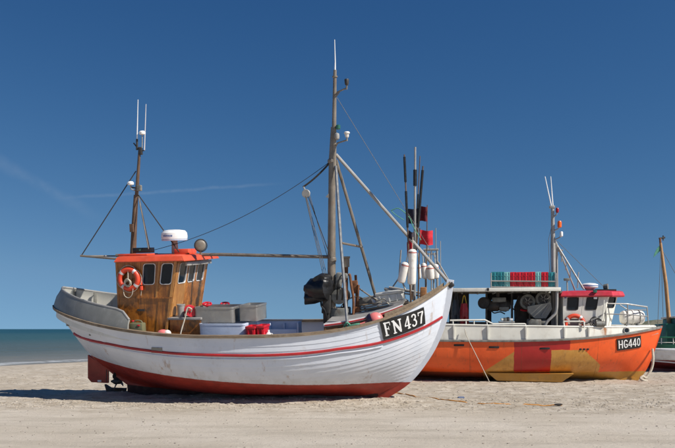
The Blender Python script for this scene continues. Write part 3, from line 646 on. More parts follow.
for k, (a, b) in enumerate(((0.005, .364), (.368, .636), (.64, .995))): fw.panel(a, b, bm_, 1, [hs[k]]).build('wall_panel', 'sunlit_wood' if k == 0 else 'varnished_wood', wh)  # nearest front panel gets the painted-in sunlight
for a, b in ((0.005, .3), (.303, .6), (.603, .995)): fw.panel(a, b, 0, bm_-.004).build('wall_panel', 'varnished_wood', wh)
for h in hs: fw.window(h, wh, 'white_paint', .016)
aw = Wall((xa, -W2, zd), (xa, W2, zd), (xa, W2, zt), (xa, -W2, zt), (-1, 0, 0))
aw.panel(.005, .995, 0, 1, [(.15, .4, .62, .9), (.6, .85, .62, .9)]).build('wall_panel', 'varnished_wood', wh)
# ledge and engine casing under the front windows
e0, e1 = A(169, 318, -1.2), A(200, 318, -1.2)
MB().b2((pb_.x-.05, -1.15, e0.z-.06), (e1.x, 1.1, e0.z), .01).build('ledge', 'deck_grey', wh)
MB().b2((pb_.x-.02, -1.08, zd), (e1.x-.04, 1.02, e0.z-.062)).build('casing', 'varnished_wood', wh)
# roof with a flared rim
zr = zt-.02; ov = .14; xf = A(183, 258, -W2-ov).x; xr = A(115.5, 257, -W2-ov).x
def rl(z, g): return [V((xr-g, -W2-ov-g, z)), V((xf+g, -W2-ov-g, z)), V((xf+g+.05, 0, z)), V((xf+g, W2+ov+g, z)), V((xr-g, W2+ov+g, z))]
roof = MB().loops([rl(zr, -.12), rl(zr, 0.03), rl(zr+.02, .035), rl(zr+.135, -.03), rl(zr+.155, -.08), rl(zr+.175, -.4)]).build('wheelhouse_roof', 'roof_orange', boat)
zR = zr+.165
MB().b2((A(121, 250, -.9).x, -1.1, zR), (A(150, 250, -.9).x, -.4, zR+.045), .015).build('hatch', 'roof_orange', roof)
MB().b2((A(177, 250, -.3).x, -.5, zR), (A(191, 250, -.3).x, .1, zR+.14), .015).build('hatch', 'roof_orange', roof)
cb = A(144, 252, -.7); cab = MB().b2((A(135, 250, -.7).x, -.85, zR+.062), (A(153, 250, -.7).x, -.6, zR+.2), .01).build('control_box', 'black_plastic', roof)
MB().box((A(140, 251, -.86).x, -.856, zR+.14), (.06, .012, .05)).build('dial', 'lamp_green', cab)
MB().b2((A(180, 264.6, -.9).x+.13, -.9, zr-.13), (A(180, 264, -.9).x+.2, .9, zr-.03), .01).build('front_visor', 'galvanised', roof)
# radar
rc = A(174.5, 240, -.35); rad = MB().lathe([(.05, 0), (.3, .0), (.345, .03), (.352, .1), (.34, .19), (.29, .25), (.15, .275), (0, .28)], rc, (0, 0, 1), 28).build('radar', 'plastic_white', boat)
MB().lathe([(.30, -.005), (.345, .0), (.347, .03), (.2, .03)], rc+V((0, 0, -.012)), (0, 0, 1), 28).build('radar_base', 'blue_tub', rad)
MB().tube([V((rc.x, rc.y, zR-.02)), rc], [.095, .08], 14).build('pedestal', 'hopper_grey', rad)
L = []
for k in range(7):                # lettering band too small to read: a blue streak of short dashes
    a0 = -math.pi/2-.55+k*.12
    MB().loops([[rc+V((math.cos(a_)*.353, math.sin(a_)*.353, z_)) for z_ in (.09, .135)] for a_ in (a0, a0+.035, a0+.075)], False).build('lettering', 'blue_print', rad)
# search light
sp = A(200.5, 245.5, -.6); lamp = MB().lathe([(.02, -.16), (.1, -.14), (.15, -.02), (.155, .04), (.14, .045)], sp, (.35, -.93, .05), 20).build('search_light', 'dark_iron', boat)
MB().lathe([(.138, .045), (.13, .05), (.09, .065), (.0, .07)], sp, (.35, -.93, .05), 20).build('lens', 'mast_steel', lamp)
bar('stand', 'mast_steel', lamp, [V((sp.x, sp.y, zR-.02)), sp-V((0, 0, .15))], .03)
MB().torus(sp+V((0, .02, 0)), (.35, -.93, .05), .165, .012, 20, 6).build('bracket', 'dark_iron', lamp)
# boom between the masts, aft outrigger
bar('boom', 'mast_steel', boat, [A(116, 255.5, 0), A(222, 254.5, 0), A(331, 257, 0)], .045)
bar('outrigger', 'mast_steel', boat, [A(80.5, 255.8, -.4), A(118, 259, -.4)], .03); bar('outrigger', 'mast_steel', boat, [A(80.5, 256, -.4), A(118, 256, 0.2)], .02)
# aft mast
am = MB().tube([A(133, 256, 0), A(134.3, 225, 0), A(136, 195, 0)], [.085, .075, .06], 12).build('aft_mast', 'mast_wood', boat)
MB().tube([A(135.2, 212, 0), A(137, 190, 0), A(139.8, 147, 0)], [.05, .05, .035], 10).build('topmast', 'mast_wood', am)
MB().box(A(132, 228, -.1), (.1, .1, .22)).build('cleat', 'mast_wood', am)
MB().tube([A(134, 235, .09), A(135.8, 205, .09)], .035, 8).build('mast_splice', 'mast_wood', am)
bar('crosstree', 'dark_iron', am, [A(133.6, 143, 0), A(139.6, 150.5, 0), A(144.2, 150.5, 0)], .018)
bar('crosstree', 'dark_iron', am, [A(130.5, 187, 0), A(140, 189, 0)], .02)
bar('antenna', 'plastic_white', am, [A(137, 140.5, 0), A(138, 99.5, 0)], [.017, .009], 6); bar('antenna', 'reflective_band', am, [A(144.4, 150, 0), A(146, 104, 0)], [.016, .009], 6)
bar('antenna_mount', 'dark_iron', am, [A(137, 150, 0), A(137, 139, 0)], .03); bar('antenna_mount', 'galvanised', am, [A(142.2, 148, 0), A(142.2, 134, 0)], .015)
for q in ((142.3, 133, 0), (130.6, 183.5, -.1)):
    MB().lathe([(.02, -.05), (.085, -.03), (.09, .02), (.06, .055), (0, .065)], A(*q), (0, 0, 1), 16).build('satellite_dome', 'plastic_white', am)
bar('dome_mount', 'galvanised', am, [A(130.6, 185, -.1), A(131, 189, -.05), A(136.5, 191, 0)], .018)
MB().box(A(139.2, 188, -.08), (.14, .1, .16), None, .02).build('masthead_lamp', 'machine_grey', am); MB().box(A(140.5, 151, 0), (.1, .08, .2), None, .01).build('terminal_box', 'dark_iron', am)
for a, b, r_, mt in (((136, 171, 0), (81.5, 255.5, -.4), .015, 'dark_rope'), ((138.5, 196, 0), (148.5, 249, -1.0), .015, 'mast_steel'), ((138.5, 195, 0), (179, 252, -.6), .015, 'dark_rope'), ((138.5, 195, .1), (150, 250, 1.0), .015, 'wire')):
    bar('stay', mt, boat, [A(*a), A(*b)], r_, 6)
bar('stay', 'dark_rope', boat, chain_pts(A(331.5, 160.5, 0), A(152, 250.5, -.5), .3, 24), .008, 6)
bar('stay', 'dark_rope', boat, chain_pts(A(331.5, 160.5, 0), A(303, 187, -.1), .05, 10), .026, 6)
# main mast
mm = MB().tube([A(331.6, 330, 0), A(331.6, 250, 0), A(332.2, 158, 0)], [.115, .105, .09], 14).build('main_mast', 'mast_steel', boat)
MB().tube([A(334, 168, -.05), A(334.2, 120, -.04), A(335, 70, -.03)], [.062, .056, .042], 10).build('topmast', 'mast_steel', mm)
MB().tube([A(332.2, 160, 0), A(333, 127, 0)], [.09, .055], 10).build('mast_sleeve', 'mast_steel', mm)
bar('antenna', 'plastic_white', mm, [A(335, 72, -.03), A(335.2, 62, -.03), A(334.6, 39.5, -.03)], [.025, .016, .009], 6)
MB().lathe([(.04, 0), (.07, .02), (.07, .05), (.03, .06)], A(335, 78, -.03), (0, 0, 1), 12).build('mast_cap', 'mast_steel', mm)
bar('lamp_arm', 'mast_steel', mm, [A(334.5, 96.5, -.03), A(337.5, 92, -.1), A(346.6, 88, -.2)], .02)
bar('lamp_arm', 'mast_steel', mm, [A(335, 98, -.03), A(339.5, 92, -.12)], .014); bar('lamp_arm', 'mast_steel', mm, [A(346.6, 89.5, -.2), A(346.8, 84, -.2)], .022)
MB().lathe([(.04, 0), (.05, .03), (.06, .13), (.052, .15), (0, .155)], A(346.8, 85, -.2), (0, 0, 1), 12).build('lamp', 'dark_iron', mm)
bar('lamp_arm', 'mast_steel', mm, [A(334.5, 149, 0), A(337.5, 143, -.1), A(347, 140, -.2)], .02); bar('lamp_arm', 'mast_steel', mm, [A(347, 141, -.2), A(347, 137, -.2)], .02)
MB().lathe([(.035, 0), (.05, .03), (.05, .08), (.075, .1), (.075, .13), (.05, .15), (0, .15)], A(347, 137.5, -.2), (0, 0, 1), 12).build('lamp', 'float_white', mm)
MB().lathe([(.03, 0), (.06, .02), (.06, .11), (0, .13)], A(338.2, 129.5, -.1), (0, 0, 1), 12).build('lamp', 'lamp_green', mm)
MB().lathe([(.02, 0), (.06, .03), (.07, .1), (.06, .16), (0, .19)], A(337, 140, -.1), (0, 0, 1), 12).build('lamp', 'galvanised', mm)
MB().lathe([(.1, 0), (.115, .02), (.115, .1), (.1, .12)], A(332, 262, 0), (0, 0, 1), 14).build('collar', 'mast_steel', mm)
MB().lathe([(.1, 0), (.12, .02), (.12, .08), (.1, .1)], A(332.2, 163, 0), (0, 0, 1), 14).build('collar', 'mast_steel', mm)
MB().prism([A(325.5, 197, -.1), A(328.5, 193.5, -.1), A(328.5, 198, -.1)], (0, .02, 0)).build('pennant', 'galvanised', mm)
# struts and rigging forward
bar('mast_strut', 'galvanised', boat, [A(336, 154.5, 0), A(447.5, 281, 0)], .042); bar('mast_strut', 'mast_steel', boat, [A(336, 160, .1), A(378.5, 306, .7)], .042)
bar('mast_strut', 'stainless', boat, [A(335.8, 166, -.1), A(341, 245, -.6), A(347.5, 326, -1.2)], .04); bar('cross_brace', 'mast_steel', boat, [A(341.5, 243, -.6), A(362, 247, .35)], .03)
bar('forestay', 'wire', boat, [A(337, 97.5, 0), A(450, 282, 0)], .0065, 5)
bar('tackle_rope', 'dark_rope', boat, [A(306, 190, -.15), A(331, 258, -.1)], .012, 5)
for a, b in (((305.2, 196, -.2), (323.5, 276, -.2)), ((306.4, 196, -.15), (327, 276, -.15)), ((308.5, 191, -.1), (329, 262, -.05)), ((305.6, 196, -.25), (325.5, 277, -.25))):
    bar('tackle_rope', 'wire', boat, [A(*a), A(*b)], .009, 5)
blk = MB().lathe([(.0, -.035), (.1, -.035), (.11, -.02), (.09, 0), (.11, .02), (.1, .035), (0, .035)], A(306, 193.5, -.15), (0, 1, 0), 18).build('pulley_block', 'galvanised', boat)
bar('shackle', 'galvanised', blk, [A(305.6, 191, -.15), A(303.5, 187, -.12)], .02, 6)
# net hauler wrapped in black plastic
def lumpy(c, ax, prof, amp, seed, n=22):
    mb = MB().lathe(prof, c, ax, n); c = V(c)
    for v in mb.v:
        d = v-c; k = 1+amp*float(fbm(np.array([d.x*5+d.y*3+seed]), np.array([d.z*6+d.y*2]), 3, seed)[0]); v.x, v.y, v.z = c+d*k
    return mb
hl = A(318, 289, -.3)
nh = lumpy(hl, (1, -.15, .08), [(.12, -.34), (.24, -.31), (.29, -.2), (.285, .0), (.27, .15), (.28, .24), (.2, .33), (.1, .35)], .35, 3).build('net_hauler', 'black_plastic', boat, sharp=60)
lumpy(A(323.5, 281, -.25), (.2, 1, .1), [(.05, -.25), (.19, -.23), (.22, 0), (.19, .2), (.05, .24)], .4, 9).build('plastic_wrap', 'black_plastic', nh, sharp=60)
lumpy(A(314, 297.5, -.35), (1, 0, .1), [(.05, -.24), (.13, -.2), (.15, 0), (.12, .25), (.03, .28)], .5, 5).build('plastic_wrap', 'black_plastic', nh, sharp=60)
MB().box(A(327, 304, -.2), (.22, .26, .5), Matrix.Rotation(.1, 3, 'Y'), .03).build('bracket', 'dark_iron', nh); MB().box(A(327, 315, -.15), (.16, .26, .5), None, .02).build('bracket', 'dark_iron', nh)
bar('hydraulic_hose', 'black_plastic', nh, crs([A(321, 300, -.3), A(321.5, 306, -.35), A(325, 311, -.35), A(327, 322, -.3)]), .025)
# winch, pipes, cover behind the mast
wn = MB().box(A(340, 315, .15), (.5, .6, .4), None, .04).build('winch', 'machine_grey', boat)
G = []
for k in range(11):
    a = math.pi*(.02+.62*k/10); G.append([A(352, 318, y_)+V((-.46*math.cos(a+.3)*-1*-1, 0, .58*math.sin(a+.0))) for y_ in (.0, .25, .5, .75)])
MB().grid(G, (0, 0, -.02)).build('cover', 'grey_steel_paint', wn, sharp=60)
MB().lathe([(.05, -.3), (.2, -.29), (.2, -.26), (.1, -.24), (.1, .24), (.2, .26), (.2, .29), (.05, .3)], A(341, 296, .1), (0, 1, 0), 20).build('drum', 'machine_grey', wn)
MB().box(A(338.8, 282, .0), (.16, .22, .5), Matrix.Rotation(.15, 3, 'Y'), .03).build('gear_case', 'machine_grey', wn); MB().box(A(342, 276, .05), (.3, .2, .14), None, .03).build('valve_block', 'machine_grey', wn)
for a in (((337, 300, -.2), (338, 284, -.25), (341, 276, -.2), (345, 275, -.1)), ((343, 300, -.1), (344, 286, -.15), (347, 280, -.1)), ((337, 290, -.25), (340, 287, -.3), (343, 291, -.25), (342, 300, -.2))):
    bar('hose', 'black_plastic', wn, crs([A(*q) for q in a]), .02, 6)
ex = bar('exhaust_pipe', 'rust', boat, [A(345.3, 318, .3), A(345.6, 266, .3)], .07, 12); MB().lathe([(.1, 0), (.105, .22), (.12, .24), (.12, .28), (.09, .28), (.085, .1)], A(345.8, 267, .3), (0, 0, 1), 14).build('pipe_cap', 'mast_steel', ex)
for a in (((353, 320, -.3), (353.5, 300, -.3), (351.5, 287, -.25), (350, 276, -.2), (348.5, 274, -.2)), ((356, 313, .1), (356.6, 295, .1), (355.6, 275, .1)), ((358, 312, -.1), (357.5, 300, -.1), (358.5, 285, -.05))):
    bar('pipe', 'rust', boat, crs([A(*q) for q in a]), .035, 8)
MB().box(A(354.5, 287, 0), (.2, .12, .34), Matrix.Rotation(-.1, 3, 'Y'), .03).build('valve_box', 'rust', boat); MB().box(A(357, 312, -.1), (.2, .3, .3), None, .04).build('pipe_foot', 'rust', boat)
bar('brace', 'mast_steel', boat, [A(357, 287, .1), A(383, 305, .1)], .02); bar('brace', 'galvanised', boat, crs([A(356, 298, .5), A(361, 301, .5), A(364, 306, .5), A(366, 312, .5)]), .028)
# bow: stem head, gallows frame, rails
MB().box(A(451, 285, 0), (.15, .16, .13), Matrix.Rotation(-.5, 3, 'Y'), .03).build('stem_head', 'dark_iron', boat)
MB().tube([A(449.5, 283.5, 0), A(445, 279, 0)], [.05, .03], 8).build('stay_fitting', 'rust', boat)
MB().loops([[HA.pt(u, 1, -1)+V((0, .12, z_)) + V((0, k, 0)) for z_, k in ((.03, 0), (.13, 0), (.13, .1), (.03, .1))] for u in HA.us(10, .86, .985)]).build('rail_timber', 'weathered_wood', boat)
MB().box(A(423, 297, -.1), (.15, .15, .5), Matrix.Rotation(.05, 3, 'Y'), .02).build('mooring_post', 'foredeck_wood', boat)
gl = bar('gallows', 'galvanised', boat, [A(411, 300, .9), A(411, 252, .9)], .03)
for a, b, r_ in (((384.5, 288.5, .9), (430, 294, .9), .03), ((389, 287, .0), (414, 291.5, .0), .025), ((392, 288, .9), (399, 278, .9), .02), ((399, 278, .9), (401, 250, .9), .02), ((426, 300, .7), (425.5, 249.5, .7), .028), ((437.5, 296, .7), (437, 249.5, .7), .028), ((423.5, 249.8, .7), (438.5, 249.5, .7), .03), ((424.5, 254, .7), (438, 254, .7), .018), ((431.5, 290, .7), (431.3, 250, .7), .018), ((428, 250, .7), (427.6, 236, .7), .012), ((436, 250, .7), (435.7, 228, .7), .012), ((440.8, 290, .5), (440.4, 241, .5), .01), ((438, 262, .7), (449, 281, .2), .022), ((433.5, 272, .5), (434, 293, .5), .02), ((405.5, 290, -.2), (400.5, 277, -.1), .022), ((384.5, 288.5, .9), (386, 292, .9), .02), ((385, 290.5, .4), (424, 296.5, .4), .022)):
    bar('frame_tube', 'galvanised', gl, [A(*a), A(*b)], r_, 8)
bar('guy_line', 'green_rope', boat, crs([A(391, 210.5, 0), A(399, 208.5, 0), A(409, 217, 0), A(413, 226, 0), A(421, 240, 0)]), .012, 5); bar('guy_line', 'green_rope', boat, crs([A(391, 210.5, 0), A(396, 215, 0), A(404, 220, 0)]), .01, 5)
bar('lashing', 'green_rope', boat, crs([A(344, 327, -1.25), A(346.5, 323, -1.28), A(349.5, 325, -1.25), A(347, 327.5, -1.25), A(350, 326, -1.25), A(356, 324.5, -1.25), A(360, 324, -1.22)]), .03, 6)
# ---- loose things aboard the white boat
def on(name, label, cat, base, group=None): return thing(name, label, cat, base, MA, group)
lb = A(129, 279, -W2-.1); buoy1 = lifebuoy('orange lifebuoy with coiled white rope hung on the varnished wheelhouse wall', lb, (0, 1, 0), .25, .068, MA)
for k in range(5): MB().torus(lb+V((0, -.06-.012*k, -.12+.01*k)), (.1*k-.2, 1, .1), .075+.012*(k % 3), .013, 18, 6, sx=1).build('rope_coil', 'pale_rope', buoy1)
bar('hanging_line', 'pale_rope', buoy1, [lb+V((.0, -.03, .27)), lb+V((.01, -.08, -.05))], .012, 6)
bar('hanging_line', 'pale_rope', buoy1, crs([lb+V((-.16, -.04, -.2)), lb+V((-.12, -.07, -.42)), lb+V((.0, -.07, -.49)), lb+V((.1, -.07, -.4)), lb+V((.13, -.05, -.22))]), .009, 5)
sg = on('signal_light', 'small orange man-overboard light clipped beside the lifebuoy', 'signal light', A(141, 294, -W2-.06))
MB().tube([A(141, 277, -W2-.06), A(141, 285, -W2-.06)], .035, 10).build('lamp', 'buoy_orange', sg); MB().tube([A(141.2, 286, -W2-.06), A(141.4, 290, -W2-.06)], .045, 10).build('housing', 'buoy_orange', sg); bar('lanyard', 'pale_rope', sg, [A(141.4, 290, -W2-.06), A(141, 295.5, -W2-.05)], .008, 5)
zdk = HA.pt(.3, 1).z-.46
j0, j1 = A(131.3, 333, -1.5), A(144, 320.8, -1.5); jc = on('jerrycan', 'olive green plastic jerrycan on deck against the wheelhouse', 'jerrycan', V(((j0.x+j1.x)/2, -1.5, zdk)))
jb = MB().b2((j0.x, -1.62, j0.z-.25), (j1.x, -1.38, j1.z-.05), .035).build('can', 'olive_plastic', jc); MB().lathe([(.03, 0), (.03, .05)], (j0.x+.06, -1.5, j1.z-.06), (0, 0, 1), 12).build('neck', 'olive_plastic', jc)
MB().tube(crs([V((j0.x+.11, -1.5, j1.z-.07)), V((j0.x+.13, -1.5, j1.z)), V((j1.x-.1, -1.5, j1.z)), V((j1.x-.04, -1.5, j1.z-.07))]), .02, 8).build('handle', 'olive_plastic', jc)
MB().box((j1.x-.1, -1.625, j1.z-.11), (.07, .015, .04), None, .005).build('sticker', 'red_plastic', jc)
MB().lathe([(.04, 0), (.04, .03), (0, .035)], (j0.x+.06, -1.5, j1.z-.02), (0, 0, 1), 12).build('cap', 'red_plastic', jc)
fb = A(163, 334.5, -1.55); fo = on('net_float', 'pink float lying on deck below the wheelhouse corner', 'float', fb-V((0, 0, .14)))
MB().ball(fb, (.17, .13, .13), 18, 12).build('body', 'pink_plastic', fo); MB().ball(fb+V((.12, 0, .02)), (.1, .1, .1), 14, 10).build('end_cap', 'float_white', fo)
bk = A(181.3, 318, -.85); bu_ = on('bucket', 'small off-white bucket on the ledge in front of the wheelhouse', 'bucket', bk)
MB().lathe([(.085, 0), (.105, .3), (.115, .3), (.115, .33), (.1, .33), (.08, .04), (0, .04)], V((bk.x, -.85, e0.z)), (0, 0, 1), 20).build('bucket_body', 'galvanised', bu_)
MB().torus(V((bk.x, -.85, e0.z+.3)), (0, 1, .4), .11, .006, 14, 5, 0, math.pi).build('handle', 'galvanised', bu_)
rl_ = A(190.5, 311.5, -.9); re = on('hose_reel', 'red hose reel with white rope on the ledge beside the steel tubs', 'reel', V((rl_.x, -.9, e0.z)))
MB().lathe([(.02, -.16), (.15, -.15), (.15, -.12), (.08, -.1), (.08, .1), (.15, .12), (.15, .15), (.02, .16)], V((rl_.x, -.9, e0.z+.16)), (.5, -.85, 0), 22).build('drum', 'red_plastic', re)
MB().torus(V((rl_.x, -.9, e0.z+.16)), (.5, -.85, 0), .1, .035, 20, 8).build('hose', 'red_paint', re)
bar('rope_end', 'pale_rope', re, crs([A(191, 309, -1.1), A(189, 307.5, -1.15), A(187, 309, -1.17), A(185, 318, -1.2), A(181, 332, -1.3), A(180.5, 337, -1.32)]), .018, 6); bar('rope_end', 'pale_rope', re, crs([A(187.5, 311, -1.08), A(189.5, 308.2, -1.1), A(191.5, 309, -1.08), A(191, 312, -1.06)]), .016, 6)
# steel tubs
s0, s1 = A(194.5, 323, -1.05), A(233, 307, -1.05); zs0 = s0.z
t2 = tag(open_box('steel_tub', 'stainless', (s0.x, -1.05, zs0), (s1.x, -.15, s1.z), None, V(((s0.x+s1.x)/2, -.6, zs0)), MA, .025, .012), 'wide stainless steel fish tub resting on the pale blue tub', 'tub', 'steel fish tubs')
s2, s3 = A(240, 321, -.9), A(257.5, 305, -.9)
tag(open_box('steel_tub', 'stainless', (s2.x, -.95, s2.z), (s3.x, -.1, s3.z), None, V(((s2.x+s3.x)/2, -.3, s2.z)), MA, .025, .012), 'narrower stainless steel fish tub nearest the main mast', 'tub', 'steel fish tubs')
b0, b1 = A(199, 336, -1.2), A(245, 323.5, -1.2)
tag(open_box('fish_tub', 'blue_tub', (b0.x, -1.2, zdk+.02), (b1.x, -.1, zs0-.004), None, V(((b0.x+b1.x)/2, -.6, zdk)), MA, .04, .008, .004), 'pale blue plastic fish tub under the steel tubs', 'tub')
# open-fronted pale blue bin
n0, n1 = A(262, 336, -.1), A(297.5, 321, -.1); bn = on('fish_bin', 'pale blue open bin with partitions between the crates and the main mast', 'bin', V(((n0.x+n1.x)/2, -.1, zdk)))
x0, x1, y0, y1, zb0, zb1 = A(246, 330, -.0).x, n1.x, .0, .35, zdk+.02, A(290, 320.8, .35).z
MB().b2((x0, y1-.05, zb0), (x1, y1, zb1), .015).build('back_panel', 'blue_tub', bn)
for xx in (x0+.6, x0+1.0): MB().b2((xx, y0+.2, zb0), (xx+.035, y1-.052, zb1-.05), .01).build('partition', 'blue_tub', bn)
MB().b2((x1-.05, y0, zb0), (x1, y1-.052, zb1-.01), .02).build('side_panel', 'blue_tub', bn); MB().b2((x0, y0, zb0), (x0+.05, y1-.052, zb1-.01), .02).build('side_panel', 'blue_tub', bn)
MB().b2((x0+.052, y0, zb0), (x1-.052, y1-.052, zb0+.04)).build('floor', 'blue_tub', bn); MB().b2((x0+.052, y0, zb0+.042), (x1-.052, y0+.04, zb0+.3), .01).build('front_board', 'blue_tub', bn)
MB().b2((x0-.02, y1-.06, zb1), (x1+.02, y1+.03, zb1+.035), .01).build('rim', 'stainless', bn)
def crate(name, label, lo, hi, mat, M, group=None, ribs=4):
    lo, hi = V(lo), V(hi); b = V(((lo.x+hi.x)/2, (lo.y+hi.y)/2, lo.z)); c_ = thing(name, label, 'crate', b, M, group)
    open_box('body', mat, lo, hi, c_, th=.02, rim=.018, flare=.015)
    for k in range(ribs):
        x_ = lerp(lo.x, hi.x, (k+.5)/ribs); MB().b2((x_-.012, lo.y-.012, lo.z+.03), (x_+.012, lo.y+.01, hi.z-.06)).build('rib', mat, c_)
    MB().b2((lo.x+.03, lo.y-.014, lerp(lo.z, hi.z, .55)), (hi.x-.03, lo.y+.008, lerp(lo.z, hi.z, .55)+.02)).build('rib', mat, c_); return c_
r0, r1 = A(246.3, 337, -1.4), A(255, 326.5, -1.4); r2, r3 = A(256, 337, -1.4), A(263.5, 326, -1.4)
crate('fish_crate', 'left red fish crate in front of the pale blue bin', (r0.x, -1.42, zdk+.02), (r1.x, -.95, r1.z), 'red_plastic', MA, 'red crates on the white boat', 2)
crate('fish_crate', 'right red fish crate in front of the pale blue bin', (r2.x, -1.38, zdk+.02), (r3.x, -.9, r3.z), 'red_plastic', MA, 'red crates on the white boat', 2)
jg = A(268.5, 333, -1.2); wj = on('plastic_jug', 'small white jug standing right of the red crates', 'jug', V((jg.x, -1.2, zdk)))
MB().lathe([(.08, 0), (.085, .02), (.085, jg.z-zdk-.05), (.03, jg.z-zdk+.02), (.028, jg.z-zdk+.07), (0, jg.z-zdk+.07)], V((jg.x, -1.2, zdk+.005)), (0, 0, 1), 16).build('jug_body', 'plastic_white', wj); MB().torus(V((jg.x+.07, -1.2, jg.z-.06)), (0, 1, 0), .045, .012, 12, 6).build('handle', 'plastic_white', wj)
for q, nm in (((207, 304, -.6), 'red valve handwheel behind the wide steel tub'), ((225, 304, .2), 'red valve handwheel behind the join of the steel tubs')):
    c = A(*q); vv = on('valve_handwheel', nm, 'handwheel', c-V((0, 0, .5)), 'red handwheels behind the tubs')
    MB().torus(c, (.1, -.3, 1), .11, .025, 18, 8).build('wheel_rim', 'red_plastic', vv)
    for k in range(3): a = k*math.pi/3; MB().tube([c-V((.11*math.cos(a), .11*math.sin(a), .02)), c+V((.11*math.cos(a), .11*math.sin(a), .03))], .014, 6).build('spoke', 'red_plastic', vv)
    MB().tube([V((c.x, c.y, zdk)), c], [.05, .035], 10).build('stem', 'red_plastic', vv)
# round pink buoy on the foredeck edge
yb_ = HA.pt(HA.u_at_x(A(374.3, 319.5, -1.2).x), 1).y+.21; pc_ = A(374.3, 319.5, yb_); pbu = on('ball_buoy', 'pink ball buoy with dark end lying on the foredeck edge', 'buoy', pc_-V((0, 0, .16)))
MB().ball(pc_+V((.03, 0, 0)), (.2, .18, .18), 20, 14).build('ball', 'pink_plastic', pbu); MB().lathe([(.172, 0), (.15, .07), (.09, .13), (0, .15)], pc_+V((-.06, -.01, -.0)), (-1, -.2, -.35), 18).build('dark_end', 'navy_plastic', pbu)
bar('cord', 'pink_plastic', pbu, crs([pc_+V((-.15, -.05, -.1)), A(368, 321.5, yb_-.1), A(362, 323.5, yb_-.15), A(357, 324.5, yb_-.2)]), .02, 6)
# foam box and boards behind the foredeck
fx0, fx1 = A(377, 304, .2), A(403, 291.5, .2); fbx = on('foam_box', 'white foam fish box lying on grey boards at the bow', 'box', V(((fx0.x+fx1.x)/2, .2, fx0.z)))
rot = Matrix.Rotation(-.13, 3, 'Y'); cc = V(((fx0.x+fx1.x)/2, .3, (fx0.z+fx1.z)/2)); MB().box(cc, (.72, .5, .2), rot, .03).build('box_body', 'foam_white', fbx); MB().box(cc+rot @ V((.02, 0, .135)), (.76, .54, .07), rot, .02).build('lid', 'foam_white', fbx)
for k in (-.25, .0, .2): MB().box(cc+rot @ V((k, -.262, -.01)), (.05, .03, .18), rot, .008).build('rib', 'foam_white', fbx)
MB().box(cc+rot @ V((-.42, 0, -.06)), (.12, .4, .22), rot, .02).build('end_wedge', 'blue_tub', fbx)
gb0 = A(378, 310, -.2); gb = on('board_stack', 'stack of grey weathered boards under the foam box', 'boards', gb0-V((0, 0, .1)))
for k in range(4): MB().box(gb0+V((.15-.05*k, .12*k, .02+.052*k)), (1.5-.08*k, .24, .045), Matrix.Rotation(-.15, 3, 'Y') @ Matrix.Rotation(.05*k, 3, 'Z'), .006).build('board', 'deck_grey' if k % 2 == 0 else 'weathered_wood', gb)
MB().box(A(366, 301, .3), (.5, .3, .2), Matrix.Rotation(-.2, 3, 'Y'), .03).build('net_bin', 'machine_grey', gb)
for k, a in enumerate((((364, 300, 0), (370, 298, -.1), (374, 303, -.1), (380, 302, -.1)), ((372, 296, .1), (378, 300, .0), (384, 299, 0), (390, 306, -.2)))):
    bar('rope', 'pale_rope', gb, crs([A(*q) for q in a]), .015, 6)
# white floats hung in the bow frame
def hang_float(label, top, bot, r, yl, band=.25):
    a, b = A(*top, yl), A(*bot, yl); d = (b-a); n = d.length; d.normalize(); f = on('net_float', label, 'float', b, 'white floats hanging at the bow')
    MB().lathe([(.02, 0), (r*.6, .01), (r*.95, .05), (r, .12), (r, n*.5), (r*1.02, n-.1), (r*.9, n-.03), (r*.4, n)], a, d, 16).build('body', 'float_white', f)
    MB().lathe([(r*.985, 0), (r*1.012, .028)], a+d*(.05+.1*band), d, 16).build('red_mark', 'float_red', f); bar('cord', 'pale_rope', f, [a+d*.03, a-d*.3], .012, 5)
hang_float('long white float nearest the flags, hanging highest at the bow', (412.5, 249, ), (411.6, 285), .11, -.4)
hang_float('tilted white float with red mark, leftmost at the bow', (406, 262), (401, 283), .105, -.45)
hang_float('slim white float hanging under the middle of the bow frame', (423.5, 263), (425, 279), .075, .3)
hang_float('stubby white float with red mark beside the frame post', (430, 265), (431, 280), .1, .3)
hang_float('short white float rightmost in the bow frame', (435.3, 264), (436.4, 279), .08, .35)
hang_float('small dirty float between the long float and the slim one', (418.8, 264), (420, 279), .045, .6, .4)
# marker poles (dan buoys) stacked at the bow
def flag(mb_o, top, ln, hgt, mat, parent, ph, drop=.0, dirx=1):
    G = []
    for i in range(13):
        f = i/12; G.append([mb_o+V((dirx*ln*f*.92, .06*math.sin(f*6+ph)*f**.5+.015*math.sin(j*1.3+ph), -hgt*j/6-drop*f*ln+.012*math.sin(f*6+ph))) for j in range(7)])
    MB().grid(G, (0, .006, 0)).build('flag', mat, parent, sharp=80)
def dan(label, bot, top, yl, r, tape=(), fl=None, mat='mast_wood', ybot=None):
    a, b = A(*bot, yl if ybot is None else ybot), A(*top, yl); dd = on('marker_pole', label, 'marker pole', a, 'marker poles bunched at the bow')
    MB().tube([a, b], [r, r*.7], 8).build('pole', mat, dd)
    for f0, f1 in tape: MB().tube([a.lerp(b, f0), a.lerp(b, f1)], r*1.35, 8).build('tape', 'black_plastic', dd)
    if fl: flag(a.lerp(b, fl[0]), None, fl[1], fl[2], fl[3], dd, fl[4], fl[5] if len(fl) > 5 else 0, fl[6] if len(fl) > 6 else 1)
    return dd
dan('marker pole with black taped top and dark flag, leftmost of the bow poles', (411, 305), (404.3, 154.5), -.2, .024, ((.52, .76), (.82, .985)), (.5, .16, .2, 'dark_cloth', .4, .3))
dan('tallest marker pole at the bow, pale with a short tape', (414.5, 306), (415.2, 147), .05, .036, ((.76, .86),), None, 'galvanised')
